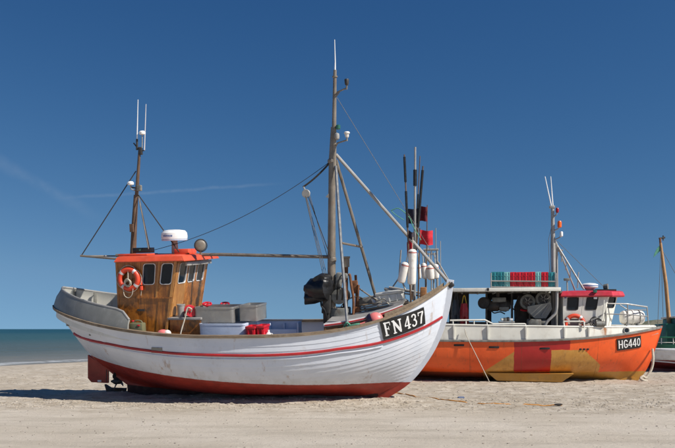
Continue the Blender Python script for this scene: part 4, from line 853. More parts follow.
dan('dark taped marker pole leaning right, with dark maroon flag', (412, 300), (423, 166), .3, .026, ((.55, .97),), (.69, .36, .38, 'dark_cloth', 2.1, .05, -1))
dan('thin pole between the tallest one and the one leaning right', (413, 300), (420, 156), .45, .017, ((.6, .74),), None)
dan('short pole carrying the bright red flag at the bow', (418, 304), (419.8, 228), .2, .02, (), (.97, .36, .37, 'red_cloth', 1.0, .05))
dan('short pole with the second red flag behind the floats', (414, 303), (413.6, 232), .6, .018, (), (.94, .2, .36, 'red_cloth', 3.0, .8, -1))
dan('thin pole with dark flag behind the bright red flag', (426, 300), (427.3, 205), .6, .016, (), (.985, .28, .38, 'maroon_cloth', 4.0, .0, -1))

# ------------------------------------------------------------------ the orange boat behind
B = Frame(5.75, 30.7, R(9), R(1.5)); MB2 = B.M
ob = thing('fishing_boat', 'orange steel fishing boat with cream bulwark and shelter deck, number HG440', 'fishing boat', (0, 0, 0), MB2)
sb_ = [B(636, 382.5, 0), B(645, 372, 0), B(652, 357, 0), B(658, 341, 0), B(662.5, 325.8, 0)]
HB = Hull([(p_.x, p_.z) for p_ in sb_], [(-4.6, .15), (-4.75, .6), (-4.85, 1.1), (-4.9, 1.62)],
          [(.1, .04), (.8, .13), (1.4, .33), (1.7, .54), (1.86, .85), (1.93, 1.2), (1.97, 1.57)], um=.42, nb=(2.2, 3.0), ns=(6, 9), mb=(1, .95), ms=(.5, .5), pz=(2.6, 2))
# paint: orange, one red field, ochre primed fields
m, t, p = base_mat('hull_orange'); co = t.co(); x, y, z = t.xyz(co)
wob = t.m('MULTIPLY', t.m('SUBTRACT', t.noise(co, 3.5, 7, .7), .5), .075); xw = t.m('ADD', x, wob); zw = t.m('ADD', z, wob)
def hp(a, b, yl=-1.85):   # soft half plane to the right of the line a -> b (photo points on the near side)
    a, b = B(*a, yl), B(*b, yl); nx_, nz_ = (b.z-a.z), -(b.x-a.x); ln = math.hypot(nx_, nz_); nx_, nz_ = nx_/ln, nz_/ln
    d_ = t.m('SUBTRACT', t.m('ADD', t.m('MULTIPLY', xw, nx_), t.m('MULTIPLY', zw, nz_)), nx_*a.x+nz_*a.z); return t.ss(d_, -.006, .006)
def AND(*a):
    o = a[0]
    for k in a[1:]: o = t.m('MULTIPLY', o, k)
    return o
def OR(a, b): return t.m('MAXIMUM', a, b)
org = t.mix(t.ss(t.noise(co, .9, 6), .3, .7), (.80, .10, .016), (.90, .135, .026))
org = t.mix(t.m('MULTIPLY', t.ss(t.noise(co, 3, 8, .7), .52, .7), .45), org, (.50, .09, .03))
org = t.mix(t.m('MULTIPLY', t.ss(t.noise(t.mapv(co, (3, 3, .4)), 1.6, 6, .7), .58, .7), .4), org, (.28, .075, .03))
och = t.mix(t.ss(t.noise(co, 2.2, 7, .6), .3, .7), (.52, .245, .045), (.62, .32, .075)); och = t.mix(t.m('MULTIPLY', t.ss(t.noise(t.mapv(co, (4, 4, .6)), 2, 7, .7), .5, .7), .5), och, (.30, .13, .04)); och = t.mix(t.m('MULTIPLY', t.ss(t.noise(co, 6, 6, .7), .58, .68), .5), och, (.60, .38, .16))
red_ = t.mix(t.ss(t.noise(co, 2, 6), .3, .7), (.40, .016, .016), (.46, .022, .02))
ochre_r = AND(hp((551, 300), (551, 390)) if False else hp((551, 390), (551, 300)), hp((540, 350.3), (700, 350.3)), t.m('SUBTRACT', 1, hp((600, 361), (586, 350.3))) if False else hp((585, 350.3), (604, 366.5)), t.m('SUBTRACT', 1, hp((604, 390), (604, 300))))
ochre_l = AND(hp((484, 372), (515, 351)), t.m('SUBTRACT', 1, hp((515, 390), (515, 300))))
redf = AND(hp((514, 390), (514, 300)), t.m('SUBTRACT', 1, hp((551.5, 390), (551.5, 300))), t.m('SUBTRACT', 1, hp((400, 372), (700, 372))))
reds = AND(hp((514, 390), (514, 300)), t.m('SUBTRACT', 1, hp((570.5, 390), (570.5, 300))), t.m('SUBTRACT', 1, hp((400, 350), (700, 350))))
bott = hp((480, 373), (660, 375), -1.7)
c = t.mix(t.m('MAXIMUM', ochre_r, ochre_l), org, och)
c = t.mix(OR(redf, reds), c, red_)
c = t.mix(AND(bott, hp((484, 390), (484, 300))), c, t.mix(t.ss(t.noise(co, 3, 7), .3, .7), (.47, .23, .035), (.57, .31, .065)))
c = t.mix(AND(bott, t.m('SUBTRACT', 1, hp((484, 390), (484, 300)))), c, (.30, .06, .02))
c = t.mix(t.m('MULTIPLY', t.ss(t.noise(t.mapv(co, (6, 6, .35)), 1.3, 6, .7), .57, .72), .38), c, (.20, .075, .03))
c = t.mix(t.m('MULTIPLY', t.m('MULTIPLY', t.ss(z, .1, .55, 1, 0), t.ss(t.noise(co, 3, 7, .7), .42, .62)), .45), c, (.20, .10, .05))
for sx_ in (470, 521.5, 600):
    c = t.mix(t.m('MULTIPLY', t.ss(t.m('ABSOLUTE', t.m('SUBTRACT', x, B(sx_, 350, -1.85).x)), .004, .02, 1, 0), t.ss(t.noise(co, 2.5, 4), .35, .6, .1, .55)), c, (.16, .05, .02))
t.put(p.inputs['Base Color'], c); p.inputs['Roughness'].default_value = .42
b_ = t.new('ShaderNodeBump'); b_.inputs['Strength'].default_value = .45; b_.inputs['Distance'].default_value = .03
t.put(b_.inputs['Height'], t.noise(t.mapv(co, (1, 1, .5)), 2.2, 4)); t.l.new(b_.outputs[0], p.inputs['Normal'])
hb = MB(); tt = [0, .08, .2, .32, .42, .5, .58, .68, .78, .88, 1]
for s in (-1, 1): hb.grid([[HB.pt(u, q, s) for q in tt] for u in HB.us(48)])
hb.grid([[HB.pt(0, q, -1), HB.pt(0, q, 1)] for q in tt])
hb.loops([[V((x_, s*.09, z_)) for s, z_ in ((-1, -.1), (1, -.1), (1, .12), (-1, .12))] for x_ in (-4.4, 0, 3.5, sb_[0].x-.05)])
hb = hb.build('hull', 'hull_orange', ob, sharp=28)
L = []
for s in (-1, 1): HB.band(.985, s, .085, .05, 60, .01, .995, .0).build('rubbing_band', 'machine_grey', ob)
# bilge keel / chine box low amidships
c0, c1, c2, c3 = B(488, 373, -1.6), B(497, 381, -1.6), B(562, 382.5, -1.6), B(574, 374, -1.6)
MB().hexa([c1+V((0, .1, 0)), c2+V((0, .1, 0)), c2+V((0, .7, 0)), c1+V((0, .7, 0)), c0, c3, c3+V((0, .6, 0)), c0+V((0, .6, 0))]).build('bilge_keel', 'hull_orange', ob)
for q in ((459, 345.3), (494, 347.3), (544.5, 348.5)):
    u, t_ = HB.find(B, *q); a = HB.pt(u, t_, -1, .004); MB().box(a, (.36, .03, .07), None, .012).build('scupper', 'black_paint', ob)
for k in range(3):
    u, t_ = HB.find(B, 580.5+k*3.6, 349.3); MB().box(HB.pt(u, t_, -1, .004), (.09, .03, .06), None, .008).build('scupper', 'black_paint', ob)
def deck2(u, f, dz): a = HB.pt(u, .9, -1); return [V((a.x, a.y*f*k, a.z)) for k in (1, .5, 0, -.5, -1)]
MB().grid([deck2(u, .97, -.25) for u in HB.us(30, .01, .99)], (0, 0, -.04)).build('deck', 'deck_grey', ob)
RUST_X.outputs[0].default_value = B(606, 331, -1.7).x
# cream bulwark on the sheer
ztop = lambda x_: lerp(B(450, 325, -1.8).z, B(600, 327.5, -1.8).z, (x_-B(450, 325, -1.8).x)/(B(600, 327, -1.8).x-B(450, 325, -1.8).x))
for s in (-1, 1):
    L = []
    for u in HB.us(50, 0, .965):
        a = HB.pt(u, 1, s); a.y -= s*.04; zt_ = max(a.z+.02, ztop(a.x)+max(0, u-.8)*.25); k = V((0, -s*.035, 0))
        L.append([a+V((0, 0, -.02)), V((a.x, a.y-s*.02, zt_)), V((a.x, a.y-s*.02, zt_))+k, a+V((0, 0, -.02))+k])
    bwk = MB().loops(L).build('bulwark', 'bulwark_cream', ob)
    for q in (454, 488, 526, 565, 590):
        x_ = B(q, 330, -1.9).x; u = HB.u_at_x(x_); a = HB.pt(u, 1, s); z1 = ztop(x_); MB().b2((x_-.02, a.y+s*(.015), a.z+.03), (x_+.02, a.y-s*.04, z1), 0).build('stiffener', 'cream_paint', bwk)
    L = []
    for u in HB.us(50, 0, .965):
        a = HB.pt(u, 1, s); zt_ = max(a.z+.02, ztop(a.x)+max(0, u-.8)*.25); L.append(V((a.x, a.y-s*.07, zt_+.01)))
    MB().tube(L, .035, 6).build('top_rail', 'cream_paint', bwk)
# raised fore deck plating
MB().grid([[V((a.x, a.y*k*.96, max(a.z, ztop(a.x))+max(0, u-.8)*.25+.03*(1-abs(k)))) for k in (1, .5, 0, -.5, -1)] for u in HB.us(14, .8, .975) for a in [HB.pt(u, 1, -1)]], (0, 0, -.03)).build('foredeck', 'cream_paint', ob)
u, t_ = HB.find(B, 626, 331); xx_ = B(626.5, 330.5, -1.1); 
ph = HB.pt(HB.u_at_x(xx_.x), 1, -1); pcn = V((ph.x, ph.y+.01, xx_.z)); prt = MB().torus(pcn, (.35, -1, 0), .1, .025, 20, 8).build('porthole', 'galvanised', ob); MB().lathe([(.0, 0), (.1, 0.004), (.1, -.02)], pcn, (.35, -1, 0), 18).build('porthole_glass', 'glass', prt)
# number board
cor2 = [HB.find(B, *q) for q in ((617, 350.5), (640.5, 347), (640.3, 335.5), (616.5, 339))]
def bmap2(a, b, o):
    u = lerp(lerp(cor2[0][0], cor2[1][0], a), lerp(cor2[3][0], cor2[2][0], a), b); t_ = lerp(lerp(cor2[0][1], cor2[1][1], a), lerp(cor2[3][1], cor2[2][1], a), b); return HB.pt(u, t_, -1, o)
G = [[bmap2(i/12, j/4, .03) for j in range(5)] for i in range(13)]; G2 = [[bmap2(i/12, j/4, .006) for j in range(5)] for i in range(13)]
nb2 = MB().loops([a+b[::-1] for a, b in zip(G2, G)]).build('number_board', 'black_paint', ob)
letter.size = (.95, .42)
for ch, x0, x1 in (('H', .05, .225), ('G', .255, .425), ('4', .45, .615), ('4', .63, .795), ('0', .815, .96)): letter(bmap2, SANS[ch], x0, x1, .16, .86, .034).build('letter', 'plastic_white', nb2)
# ---- shelter deck
YN = -1.62; zs1 = B(505, 289.5, YN).z; xs0, xs1 = B(440, 289, YN).x-.3, B(560, 289, YN).x; zdk2 = 1.33
sh = MB().b2((xs0, YN-.05, zs1-.01), (xs1, 1.7, zs1+.05), .015).build('shelter_roof', 'cream_paint', ob)
MB().b2((xs0, YN-.08, zs1-.07), (xs1+.02, YN-.052, zs1+.06), .008).build('edge_beam', 'cream_paint', sh); MB().b2((xs0, 1.705, zs1-.1), (xs1, 1.75, zs1+.06)).build('edge_beam', 'cream_paint', sh)
for q in (446, 462, 478, 494, 510, 526, 542, 556): x_ = B(q, 292, 0).x; MB().b2((x_-.03, YN+.02, zs1-.12), (x_+.03, 1.68, zs1-.012)).build('roof_beam', 'machine_grey', sh)
for px, py_ in ((444, YN+.05), (556.5, YN+.05), (486.5, 1.5), (512, 1.5), (530, 1.5), (452, 1.5), (556, 1.5)):
    x_ = B(px, 310, py_).x; bar('post', 'machine_grey', sh, [V((x_, py_, zdk2-.1)), V((x_, py_, zs1-.012))], .045)
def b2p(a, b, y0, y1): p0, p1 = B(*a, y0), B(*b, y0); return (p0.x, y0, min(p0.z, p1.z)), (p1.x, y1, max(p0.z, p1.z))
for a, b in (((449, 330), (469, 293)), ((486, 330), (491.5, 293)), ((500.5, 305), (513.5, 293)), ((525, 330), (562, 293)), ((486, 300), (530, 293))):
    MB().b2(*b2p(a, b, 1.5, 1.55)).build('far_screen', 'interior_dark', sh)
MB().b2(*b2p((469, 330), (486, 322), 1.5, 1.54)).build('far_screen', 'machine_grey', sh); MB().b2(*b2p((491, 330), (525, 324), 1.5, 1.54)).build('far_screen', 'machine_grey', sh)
MB().tube([B(487, 289.5, YN-.06), B(489, 289.5, YN-.06)], .06, 8).build('roof_lamp', 'black_plastic', sh)
# curved frame tube at the forward end of the shelter
bar('hoop', 'galvanised', sh, crs([B(557, 290, YN), B(556.8, 306, YN), B(555.5, 313, YN), B(551.5, 317.5, YN), B(547, 322, YN), B(543.5, 329, YN)]), .05, 10)
# machines under the shelter
hauler = MB().lathe([(.1, -.42), (.16, -.4), (.2, -.3), (.2, -.05), (.17, 0), (.2, .06), (.22, .25), (.15, .36), (.1, .42)], B(499, 306, -.6), (1, .0, .0), 18).build('net_hauler', 'dark_iron', ob)
MB().lathe([(.05, -.1), (.2, -.1), (.22, -.06), (.16, 0), (.22, .06), (.2, .1), (.05, .1)], B(484, 303, -.7), (.3, 1, 0), 20).build('sheave', 'dark_iron', hauler)
MB().box(B(499, 300, -.6), (.5, .3, .18), None, .03).build('motor', 'machine_grey', hauler); MB().box(B(504, 309, -.7), (.35, .3, .15), None, .03).build('gear_case', 'machine_grey', hauler)
bar('hanger', 'dark_iron', hauler, [B(498, 302, -.6), V((B(498, 300, -.6).x, -.6, zs1-.1))], .06); bar('hanger', 'dark_iron', hauler, [B(488, 304, -.6), B(494, 306, -.6)], .06)
for a in (((512, 308, -.6), (516, 312, -.6), (515, 320, -.6), (511, 326, -.6)), ((490, 309, -.7), (494, 313, -.7), (500, 312, -.7), (505, 314, -.7))): bar('hose', 'black_plastic', hauler, crs([B(*q) for q in a]), .025, 6)
wn2 = MB().prism([B(527.5, 306.5, -1.0), B(551, 302.5, -1.0), B(552, 309, -1.0), B(546, 318.5, -1.0), B(535, 318.5, -1.0), B(528, 311.5, -1.0)], (0, .7, 0)).build('winch', 'hopper_grey', ob)
bar('edge_bar', 'galvanised', wn2, [B(541.5, 316, -1.03), B(548.5, 305, -1.03)], .035)
for q, r_ in (((527.5, 302), .27), ((543, 299), .27)):
    c = B(*q, -.75); MB().lathe([(.05, -.09), (r_, -.085), (r_, -.05), (r_*.75, -.03), (r_*.75, .03), (r_, .05), (r_, .085), (.05, .09)], c, (.1, -1, .1), 26).build('reel_disc', 'machine_grey', wn2)
    MB().lathe([(r_*.66, -.02), (r_*.66, .02), (r_*.2, .03), (.0, .03)], c+V((0, -.1, 0)), (.1, -1, .1), 20).build('reel_hub', 'dark_iron', wn2)
    for k in range(6): a = k*math.pi/3; d_ = V((math.cos(a), 0, math.sin(a))); MB().tube([c+V((0, -.125, 0))+d_*.04, c+V((0, -.115, 0))+d_*r_*.62], .018, 6).build('spoke', 'galvanised', wn2)
MB().torus(B(525, 302.5, -.6), (.1, -1, 0), .3, .035, 24, 8, 1.0, 4.2).build('guard', 'red_plastic', wn2)
MB().box(B(534, 324, -.9), (.5, .4, .36), None, .05).build('pump', 'machine_grey', wn2); MB().lathe([(.05, -.2), (.13, -.2), (.13, .2), (.05, .2)], B(540, 323, -.95), (1, 0, 0), 14).build('motor', 'machine_grey', wn2)
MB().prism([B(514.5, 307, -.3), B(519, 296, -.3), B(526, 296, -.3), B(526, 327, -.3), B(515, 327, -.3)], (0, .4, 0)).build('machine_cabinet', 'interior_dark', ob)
tbl = MB().box(B(506.5, 322, -1.3), (.55, .5, .05), None, .01).build('sorting_table', 'galvanised', ob)
for k in (-.22, .22): bar('leg', 'galvanised', tbl, [B(506.5, 322, -1.3)+V((k, 0, -.02)), B(506.5, 329, -1.3)+V((k, 0, -.3))], .02)
for k in range(4): MB().box(B(502+k*3, 319.5, -1.3), (.1+.03*(k % 2), .12, .09+.04*(k % 3)), None, .02).build('tool_box', ('cream_paint', 'machine_grey', 'dark_iron', 'plastic_white')[k], tbl)
# rails above the bulwark
YR = -1.8
rg = bar('deck_rail', 'cream_paint', ob, [B(450, 320.5, YR), B(485, 320, YR), B(493, 324, YR), B(525, 324, YR)], .03)
for a, b in (((453, 320.5), (453, 327)), ((466, 320.5), (466, 327)), ((487, 320.7), (487, 327)), ((474, 321), (474, 325)), ((474, 325), (486, 325.5)), ((503.5, 324), (503.5, 328)), ((513, 323.6), (513, 328)), ((513, 323.6), (526, 324.2)), ((525.5, 324), (526, 329))): bar('rail_tube', 'cream_paint', rg, [B(*a, YR), B(*b, YR)], .024, 6)
for k, (a, b) in enumerate((((563.5, 321.5), (584, 321.5)), ((563.5, 321.5), (564.5, 328)), ((584, 321.5), (584.3, 328)))): bar('rail_tube', 'cream_paint', rg, [B(*a, YR+.1), B(*b, YR+.1)], .03, 6)
# rack with crates on the roof
YK = YN+.12; rk = bar('crate_rack', 'galvanised', sh, [B(490.5, 281, YK-.03), B(556, 281.5, YK-.03)], .022)
for px in (491, 556): bar('rack_post', 'galvanised', rk, [B(px, 273, YK-.03), V((B(px, 280, YK-.03).x, YK-.03, zs1+.045))], .022)
bar('rack_tube', 'galvanised', rk, [B(491, 287, YK-.03), B(556, 287.5, YK-.03)], .02)
spec = [(491.7, 498, 'teal_plastic', 'teal'), (498.3, 504, 'teal_plastic', 'teal'), (504.3, 509.8, 'pale_teal_plastic', 'pale turquoise'), (510.2, 516.4, 'red_plastic', 'red'), (516.7, 522.8, 'red_plastic', 'red'), (523.1, 529, 'red_plastic', 'red'), (529.3, 535, 'red_plastic', 'red'), (535.3, 541, 'pale_teal_plastic', 'pale turquoise'), (541.4, 548, 'red_plastic', 'red'), (548.3, 555, 'teal_plastic', 'teal')]
pos = ['leftmost teal crate at the end of the row on the orange boat roof', 'teal crate second from the left in the row on the orange boat roof', 'pale turquoise crate left of the four red crates on the boat roof', 'first red crate from the left of the four side by side on the roof', 'second red crate from the left of the four side by side on the roof', 'third red crate from the left of the four side by side on the roof', 'fourth red crate of the four, next to the lone pale turquoise one on its right', 'pale turquoise crate between the red crates on the boat roof', 'single red crate between pale turquoise and teal near the mast', 'teal crate at the right end of the roof row, by the mast']
for k, (a, b, mt, nm) in enumerate(spec):
    p0, p1 = B(a, 287.5, YK), B(b, 271.9, YK); dz = random.uniform(-.008, .008)
    cr = thing('fish_crate', pos[k], 'crate', V(((p0.x+p1.x)/2, YK+.4, zs1+.052)), MB2, 'fish crates on the shelter roof')
    x0, x1, z0, z1 = p0.x, p1.x, zs1+.054, p1.z+dz         # crates stand on edge: floor towards one side, rim to the other
    MB().b2((x0, YK, z0), (x0+.03, YK+.78, z1), .008).build('crate_floor', mt, cr); MB().b2((x0+.032, YK, z0), (x1, YK+.03, z1), .008).build('side_wall', mt, cr); MB().b2((x0+.032, YK+.75, z0), (x1, YK+.78, z1), .008).build('side_wall', mt, cr)
    MB().b2((x0+.032, YK+.032, z0), (x1, YK+.748, z0+.03), .006).build('end_wall', mt, cr); MB().b2((x0+.032, YK+.032, z1-.03), (x1, YK+.748, z1), .006).build('end_wall', mt, cr)
    for f in (.45,): MB().b2((lerp(x0, x1, f)-.012, YK-.010, z0+.03), (lerp(x0, x1, f)+.012, YK-.001, z1-.03), .003).build('rib', mt, cr)
    for f in (.25, .75): MB().b2((x0+.01, YK-.008, lerp(z0, z1, f)-.012), (x1-.005, YK-.002, lerp(z0, z1, f)+.012), .004).build('rib', mt, cr)
    MB().b2((x1-.03, YK-.013, z0), (x1-.002, YK-.002, z1), .006).build('rim', mt, cr)
# ---- wheelhouse
YW = -1.25; x0 = B(563, 310, YW).x; x1t = B(608, 300, YW).x; x1b = B(602, 322, YW).x; zt2 = B(590, 296.5, YW).z; zb2 = zdk2-.05; fx = .42
wh2 = MB().b2((x0+.06, YW+.08, zb2), (x1b-.1, 1.17, zb2+.05)).build('wheelhouse', 'interior_dark', ob)
yc = -.72
def xs_at(z_): return lerp(x1b, x1t, (z_-B(602, 322, YW).z)/(zt2-B(602, 322, YW).z))
for s in (-1, 1):
    wv = Wall((x0, -s*YW*-1 if False else s*1.25, zb2), (xs_at(zb2), s*1.25, zb2), (xs_at(zt2), s*1.25, zt2), (x0, s*1.25, zt2), (0, s, 0))
    def fr2(px, py): p_ = B(px, py, YW); b = (p_.z-zb2)/(zt2-zb2); xe = lerp(xs_at(zb2), xs_at(zt2), b); return (p_.x-x0)/(xe-x0), b
    hA = (fr2(567.3, 303)[0], fr2(578.5, 303)[0], fr2(570, 310)[1], fr2(570, 296.8)[1]-.0); hA = (*hA[:3], min(hA[3], .985)); hB = (fr2(586, 303)[0], fr2(597.5, 303)[0], hA[2], hA[3])
    sp_ = fr2(582.5, 303)[0]
    wv.panel(0, sp_-.003, 0, 1, [hA]).build('wall_panel', 'cream_paint', wh2); wv.panel(sp_+.003, 1, 0, 1, [hB]).build('wall_panel', 'cream_paint', wh2)
    for h in (hA, hB): wv.window(h, wh2, 'black_paint', .035, 0, .08)
    cw = Wall((xs_at(zb2), s*1.25, zb2), (xs_at(zb2)+fx, s*-yc, zb2), (xs_at(zt2)+fx, s*-yc, zt2), (xs_at(zt2), s*1.25, zt2), (.78, s*.62, -.15))
    hc = (.16, .86, hA[2]+.04, hA[3]); cw.panel(0, 1, 0, 1, [hc]).build('wall_panel', 'cream_paint', wh2); cw.window(hc, wh2, 'black_paint', .035, 0, .08)
fw2 = Wall((xs_at(zb2)+fx, yc, zb2), (xs_at(zb2)+fx, -yc, zb2), (xs_at(zt2)+fx, -yc, zt2), (xs_at(zt2)+fx, yc, zt2), (1, 0, -.2))
hf = [(.06, .46, hA[2]+.04, hA[3]), (.54, .94, hA[2]+.04, hA[3])]; fw2.panel(0, 1, 0, 1, hf).build('wall_panel', 'cream_paint', wh2)
for h in hf: fw2.window(h, wh2, 'black_paint', .035, 0, .08)
aw2 = Wall((x0, -1.25, zb2), (x0, 1.25, zb2), (x0, 1.25, zt2), (x0, -1.25, zt2), (-1, 0, 0)); aw2.panel(.003, .997, 0, 1, [(.55, .85, .6, .9)]).build('wall_panel', 'cream_paint', wh2)
bar('grab_rail', 'cream_paint', wh2, [B(604, 300, YW-.1), B(603, 316, YW-.1)], .018, 6)
xe0, xe1 = B(561.5, 293, YW-.1).x, xs_at(zt2)+fx+.2
def r2(z_, g): return [V((xe0-g, -1.35-g, z_)), V((xe1-.5+g*.4, -1.35-g, z_)), V((xe1+g, -.8-g, z_)), V((xe1+g, .8+g, z_)), V((xe1-.5+g*.4, 1.35+g, z_)), V((xe0-g, 1.35+g, z_))]
rf2 = MB().loops([r2(zt2-.02, -.15), r2(zt2-.02, 0), r2(zt2+.03, .03), r2(zt2+.17, -.03), r2(zt2+.2, -.1), r2(zt2+.22, -.5)]).build('wheelhouse_roof', 'roof_red', ob)
MB().b2((B(595, 290, -.9).x, -1.0, zt2+.2), (B(616, 290, -.9).x, -.3, zt2+.26), .01).build('solar_panel', 'black_paint', rf2)
rc2 = B(589.5, 287.5, -.2); rd2 = MB().lathe([(.1, -.12), (.2, -.03), (.3, .0), (.31, .06), (.3, .11), (.2, .15), (0, .17)], rc2, (0, 0, 1), 24).build('radar', 'plastic_white', ob); MB().tube([V((rc2.x, rc2.y, zt2+.18)), rc2-V((0, 0, .1))], [.1, .12], 12).build('pedestal', 'blue_tub', rd2)
MB().lathe([(.312, .045), (.314, .05), (.314, .065), (.312, .07)], rc2, (0, 0, 1), 24).build('blue_band', 'blue_print', rd2)
sl2 = B(606.5, 287, -.4); srch = MB().lathe([(.02, -.12), (.1, -.1), (.125, .05), (.11, .06), (0, .05)], sl2, (1, -.3, .05), 16).build('search_light', 'machine_grey', ob); bar('stand', 'machine_grey', srch, [V((sl2.x, sl2.y, zt2+.2)), sl2], .03)
bar('roof_light_post', 'galvanised', ob, [B(567.5, 294, -1.2), B(567, 281, -1.2)], .025); MB().box(B(566.7, 279.5, -1.2), (.2, .14, .09), None, .015).build('flood_light', 'machine_grey', ob)
MB().box(B(595, 291.5, -1.38), (.13, .1, .1), None, .02).build('side_lamp', 'lamp_green', ob); MB().box(B(595.3, 298, -1.3), (.12, .08, .08), None, .015).build('wall_lamp', 'plastic_white', ob); MB().box(B(565.5, 297, -1.3), (.07, .08, .1), None, .015).build('wall_lamp', 'blue_print', ob)
# mast
m2 = MB().tube([B(553.5, 325, -.4), B(553.3, 250, -.4), B(552.5, 208, -.4)], [.085, .08, .06], 12).build('main_mast', 'galvanised', ob)
bar('mast_leg', 'galvanised', m2, [B(557.6, 325, -.2), B(556.6, 245, -.3), B(553.5, 238, -.4)], .045)
for a, b in (((551.5, 207, -.4), (545, 176.5, -.4)), ((553, 208, -.4), (550.7, 176.5, -.4))): bar('antenna', 'plastic_white', m2, [B(*a), B(*b)], [.026, .015], 6)
MB().box(B(552, 207, -.4), (.2, .14, .1), None, .02).build('antenna_bracket', 'galvanised', m2)
for q0, q1, q2, mt, r_, h_ in (((553, 217), (556, 215), (557.3, 212), 'lamp_red', .055, .15), ((553, 231), (557.5, 229), (559.5, 227), 'lamp_orange', .075, .22), ((553.5, 240), (558.5, 238), (561.3, 236), 'plastic_white', .06, .16)):
    bar('lamp_arm', 'galvanised', m2, crs([B(*q0, -.4), B(*q1, -.5), B(*q2, -.5)]), .022, 6); MB().lathe([(r_*.6, -.03), (r_, 0), (r_, h_*.8), (r_*.7, h_), (0, h_*1.03)], B(*q2, -.5), (0, 0, 1), 14).build('lamp', mt, m2)
for a, b, r_ in (((556, 242, -.3), (575, 290, .3), .03), ((557.5, 246, -.3), (584, 289.5, -.9), .034), ((558, 251, -.3), (563, 250, -.35), .03), ((562, 252, -.3), (561.5, 262, -.2), .02), ((566.5, 262, -.3), (565.5, 270, -.1), .016), ((570.5, 270, -.2), (570, 279, .05), .016), ((577.5, 288, -.5), (578.5, 272, -.5), .02)): bar('stay_tube', 'galvanised', m2, [B(*a), B(*b)], r_, 8)
bar('stay_wire', 'wire', m2, [B(556, 240, -.3), B(607, 290, .3)], .009, 5); bar('stay_wire', 'wire', m2, [B(552, 225, -.4), B(548.5, 240, -.5), B(549.5, 272, -.6)], .009, 5); bar('halyard', 'wire', m2, [B(551.5, 215, -.4), B(549.8, 290, -.4)], .008, 5)
# fore rail
fr_ = bar('bow_rail', 'galvanised', ob, [B(605.8, 326, -1.2), B(605.8, 303.5, -1.2), B(627, 304, -1.05), B(647, 307, -.5)], .028)
for a, b, y_ in (((627.5, 304), (628, 325), -1.05), ((647, 307), (648.5, 324), -.5), ((620, 305), (628, 310), .4), ((628, 310), (646, 310), .3), ((605.8, 314), (627.6, 314.5), -1.1), ((627.6, 314.5), (647.5, 316.5), -.7), ((605, 313), (597, 318), -1.3), ((597, 318), (583, 323.5), -1.5)): bar('rail_tube', 'galvanised', fr_, [B(*a, y_), B(*b, y_)], .022, 6)
# loose gear
def on2(name, label, cat, base, group=None): return thing(name, label, cat, base, MB2, group)
lc = B(574.5, 324.5, -1.42); lifebuoy('orange lifebuoy behind the rail against the cream wheelhouse', lc, (0, 1, 0), .31, .075, MB2)
MB().box(lc+V((0, .05, .05)), (.3, .02, .3)).build('instruction_board', 'grey_steel_paint', wh2)
rp = B(632, 317.5, -.3); lr = on2('liferaft_canister', 'white liferaft canister on the fore deck of the orange boat', 'liferaft', B(632, 325, -.3))
MB().lathe([(.05, -.42), (.2, -.4), (.245, -.34), (.25, -.03), (.27, -.025), (.27, .025), (.25, .03), (.245, .34), (.2, .4), (.05, .42)], rp, (1, .15, 0), 20).build('canister', 'float_white', lr)
for k in (-.24, .22): MB().torus(rp+V((k, k*.15, 0)), (1, .15, 0), .255, .014, 20, 6).build('strap', 'machine_grey', lr)
for k in (-.2, .2): MB().box(rp+V((k, 0, -.27)), (.08, .45, .12), None, .01).build('cradle', 'galvanised', lr)
# anchor winch / coiled gear by the rail
wl = B(597, 324.5, -1.45); aw_ = on2('hose_coil', 'tangle of dark hoses and a drum on the bulwark before the wheelhouse', 'hoses', wl-V((0, 0, .12)))
MB().lathe([(.03, -.16), (.11, -.15), (.11, .15), (.03, .16)], wl+V((.1, 0, .02)), (1, .2, 0), 16).build('drum', 'machine_grey', aw_)
for k in range(4): MB().torus(wl+V((-.1+.05*k, .02*k, .1)), (.3*k-.5, 1, .2), .17-.02*k, .018, 20, 6).build('hose', ('black_plastic', 'machine_grey', 'black_plastic', 'dark_rope')[k], aw_)
bar('hose_end', 'black_plastic', aw_, crs([wl+V((-.2, 0, .1)), wl+V((-.45, -.05, .02)), wl+V((-.7, -.05, .1))]), .02, 6)
# oilskins under the shelter
def oilskin(label, a, b, mt, strap):
    t0, b0_ = B(*a, -.9), B(*b, -.9); o_ = on2('oilskin_trousers', label, 'oilskins', V(((t0.x+b0_.x)/2, -.9, b0_.z)), 'oilskins hanging under the shelter'); w_ = (b0_.x-t0.x); h_ = t0.z-b0_.z; xm = (t0.x+b0_.x)/2; L = []
    for f, wd, dp in ((0, .34, .07), (.12, .38, .08), (.3, .47, .1), (.5, .48, .1), (.54, .49, .1)): L.append([V((xm+w_*wd*math.cos(2*math.pi*j/16)*(1+.08*math.sin(5*j)), -.9+dp*math.sin(2*math.pi*j/16)*(1+.2*math.sin(3*j)), t0.z-h_*f)) for j in range(16)])
    MB().loops(L).build('bib', mt, o_, sharp=70)
    for s in (-1, 1): MB().tube([V((xm+s*w_*.22, -.9, t0.z-h_*.5)), V((xm+s*w_*.24, -.91, t0.z-h_*.75)), V((xm+s*w_*.24, -.9, t0.z-h_))], [w_*.25, w_*.23, w_*.24], 12).build('trouser_leg', mt, o_)
    for s in (-1, 1): bar('strap', strap, o_, [V((xm+s*w_*.25, -.9, t0.z-.02)), V((xm+s*w_*.1, -.9, t0.z+.24)), V((xm, -.9, t0.z+.3))], .02, 6)
oilskin('red oilskin bib trousers hanging under the orange boat shelter', (459.7, 303.5), (468.7, 328), 'oilskin_red', 'oilskin_yellow')
oilskin('dark grey oilskin trousers hanging left of the red pair', (452.6, 300), (459.5, 328), 'oilskin_dark', 'oilskin_dark')
